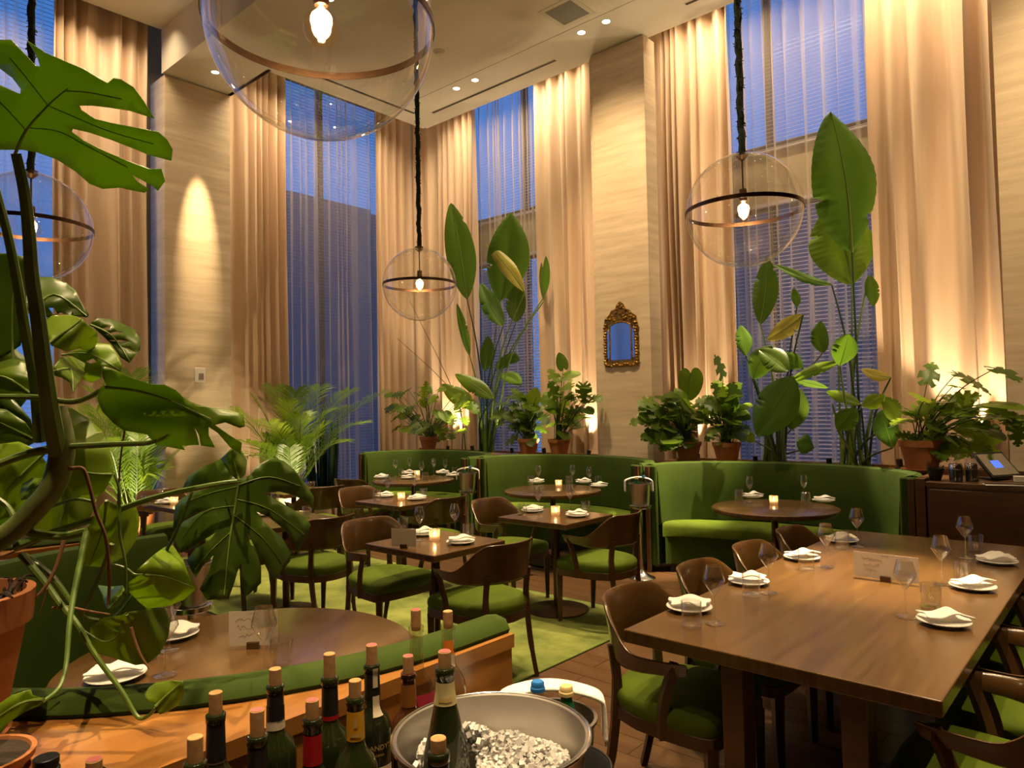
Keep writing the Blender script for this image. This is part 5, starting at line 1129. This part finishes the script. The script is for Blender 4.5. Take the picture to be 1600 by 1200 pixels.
# ================================================================== rug
t = thing('green_rug', 'large mottled green rug under the square tables', 'rug', (-5.4, 3.715, 0))
MB().box(-2.62, 2.62, -1.035, 1.035, .0, .0065).build('pile', m_rug, t, smooth=0, bevel=.004)
for q in ((2.62, 2.63, -1.04, 1.04), (-2.63, -2.62, -1.04, 1.04), (-2.62, 2.62, 1.035, 1.045), (-2.62, 2.62, -1.045, -1.035)): MB().box(*q, 0, .006).build('binding', m_velvet, t, smooth=0)
# ================================================================== lights that belong to fittings
G = (-1.0, 0)
downlight(-8.33, 4.04, 'downlight above the plain left pillar', (-8.82, 4.04, 3.75), 1500, 17, blend=1.0)
downlight(-6.54, 6.39, 'left downlight of the pair by the corner', (-6.8, 5.5, 0), 500, 44)
downlight(-6.20, 6.39, 'right downlight of the pair by the corner', (-7.85, 6.12, .78), 2600, 13)
downlight(-4.54, 6.39, 'left downlight of the pair before the mirror pillar', (-4.8, 5.5, 0), 500, 40)
downlight(-4.21, 6.39, 'right downlight of the pair before the mirror pillar', (-5.72, 6.2, .78), 2600, 13)
OV = 'recessed ceiling downlights out of view'
for (x, y, tx, ty, pw, an, lab) in ((-2.3, 6.39, -2.3, 5.6, 500, 44, 'downlight above the right booth table'), (-1.96, 6.39, -3.5, 6.25, 1800, 12, 'downlight reaching the left end of the right booth'),
    (-4.40, 4.85, -4.4, 9.5, 620, 74, 'added unseen downlight washing the pillar with the mirror'), (.1, 4.9, .1, 9.5, 620, 74, 'added unseen downlight washing the right stone pillar'),  # two unseen washers, added to brighten the pillar faces
    (-.98, 4.9, -1.18, 3.62, 5200, 17, 'downlight making the bright spot on the long table'), (-.98, 4.2, -.9, 2.7, 630, 40, 'downlight above the near half of the long table'),
    (-3.46, 4.2, -3.2, 3.2, 1092, 38, 'downlight above the square table with the blank card'), (-3.46, 5.2, -3.3, 4.5, 966, 38, 'downlight above the square table before the middle booth'),
    (-5.3, 4.3, -5.0, 3.2, 1092, 38, 'downlight above the table behind the cut leaf'), (-5.3, 4.75, -5.28, 4.4, 882, 38, 'downlight above the square table before the corner booth'),
    (-6.0, 3.8, -6.9, 3.1, 966, 36, 'downlight above the table below the plain pillar'), (-6.0, 4.1, -7.0, 4.4, 966, 36, 'downlight above the table by the pale planters')):
    downlight(x, y, lab, (tx, ty, .4), pw, an)['group'] = OV
for (x, y, tx, ty, pw, an, lab) in ((-2.3, 2.6, -2.35, 1.3, 1140, 34, 'high downlight above the large round table'), (-2.6, 1.3, -1.5, .55, 1500, 30, 'high downlight throwing leaf shadows on the oak ledge'),
    (-.2, 1.6, -.75, 1.0, 798, 30, 'high downlight above the ice tub'), (-.3, 2.4, -.1, 2.6, 798, 40, 'high downlight above the right chairs'), (-4.8, 1.8, -4.8, 1.4, 798, 40, 'high downlight above the second near booth'),
    (-1.9, 2.9, -2.0, 3.3, 798, 40, 'high downlight above the wooden floor aisle'), (-.4, -.3, -1.55, .75, 950, 34, 'high downlight behind the viewer on the monstera'), (1.6, 2.5, 1.6, 2.5, 798, 70, 'high downlight at the right of the room'), (-5.5, -1.2, -5.5, -1.2, 798, 80, 'high downlight at the near left of the room')):
    downlight(x, y, lab, (tx, ty, .6), pw, an, z=6.31)['group'] = OV
def accent(x, tgt, power, ang, label):
    t = thing('accent_spotlight', label, 'spotlight', (x, 7.14, 6.10), 0, 'spotlights hidden in the ceiling slot'); d = (Vector(tgt)-Vector((x, 7.14, 6.02))).normalized(); e = Vector((0, 0, -.08))
    MB().tube([(0, 0, .52), (0, 0, -.06)], .008, 6).build('stem', m_black, t); MB().tube([e-d*.05, e+d*.06], .035, 14).build('lamp_can', m_black, t)
    spot('accent_lamp', Vector((x, 7.14, 6.10))+e+d*.065, tgt, power, ang, .6, .012, WARM2)
accent(-1.0, (-3.45, 6.3, .78), 4200, 13, 'slot spotlight throwing leaf shadows on the right booth')
accent(-3.7, (-1.40, 6.35, .8), 3000, 9, 'slot spotlight on the right end of the right booth')
def uplight(px, Y, tgt, power, ang, label, z=1.0, py=705, X=None):
    p = PY(px, py, Y) if X is None else PX(px, py, X); t = thing('plant_uplight', label, 'spotlight', (p.x, p.y, z), 0, 'small black uplights among the plants')
    MB().lathe([(.0001, 0), (.04, 0), (.04, .008), (.0001, .01)], 16).build('base', m_black, t)
    d = (Vector(tgt)-Vector((p.x, p.y, z+.05))).normalized(); e = Vector((0, 0, .05)); MB().tube([e-d*.03, e+d*.035], .026, 14).build('lamp_can', m_black, t); MB().tube([(0, 0, .005), (0, 0, .05)], .008, 6).build('stem', m_black, t)
    spot('uplight_lamp', Vector((p.x, p.y, z))+e+d*.04, tgt, power, ang, .5, .02, WARM2)
uplight(700, 7.47, (-8.0, 7.72, 2.2), 150, 75, 'uplight glowing behind the corner ledge plants', .94)
uplight(920, 7.47, (-5.35, 7.68, 2.2), 150, 65, 'uplight at the drape foot left of the mirror pillar', .94)
uplight(1090, 7.47, (-3.9, 7.7, 2.4), 90, 60, 'uplight behind the clay pots right of the pillar', .94)
uplight(1545, 7.40, (-1.25, 7.55, 2.2), 260, 62, 'uplight behind the cabinet throwing a bright patch on the drape', .94)
uplight(1180, 7.47, (-3.1, 7.3, 2.6), 110, 70, 'uplight among the broad leaves of the right window', .94)
uplight(1295, 7.47, (-2.5, 7.3, 3.2), 110, 60, 'uplight under the tallest bird of paradise', .94)
uplight(800, 7.47, (-7.0, 7.3, 3.2), 110, 60, 'uplight under the tall plant left of the pillar', .94)
uplight(455, 0, (-8.5, 5.1, 1.6), 110, 80, 'floor uplight inside the corner palm', 0.0, 760, -7.75)
uplight(205, 0, (-8.5, 3.1, 1.6), 160, 80, 'floor uplight beside the left palm', 0.0, 780, -7.75)
uplight(738, 7.165, (-7.35, 7.05, 2.4), 38, 95, 'uplight glowing through the leaves near the corner', .9765)
uplight(1405, 7.165, (-1.75, 7.0, 2.2), 22, 95, 'uplight beside the big clay pot', .9765)
uplight(850, 7.165, (-5.9, 7.0, 2.2), 18, 95, 'uplight between the two matching clay pots', .9765)
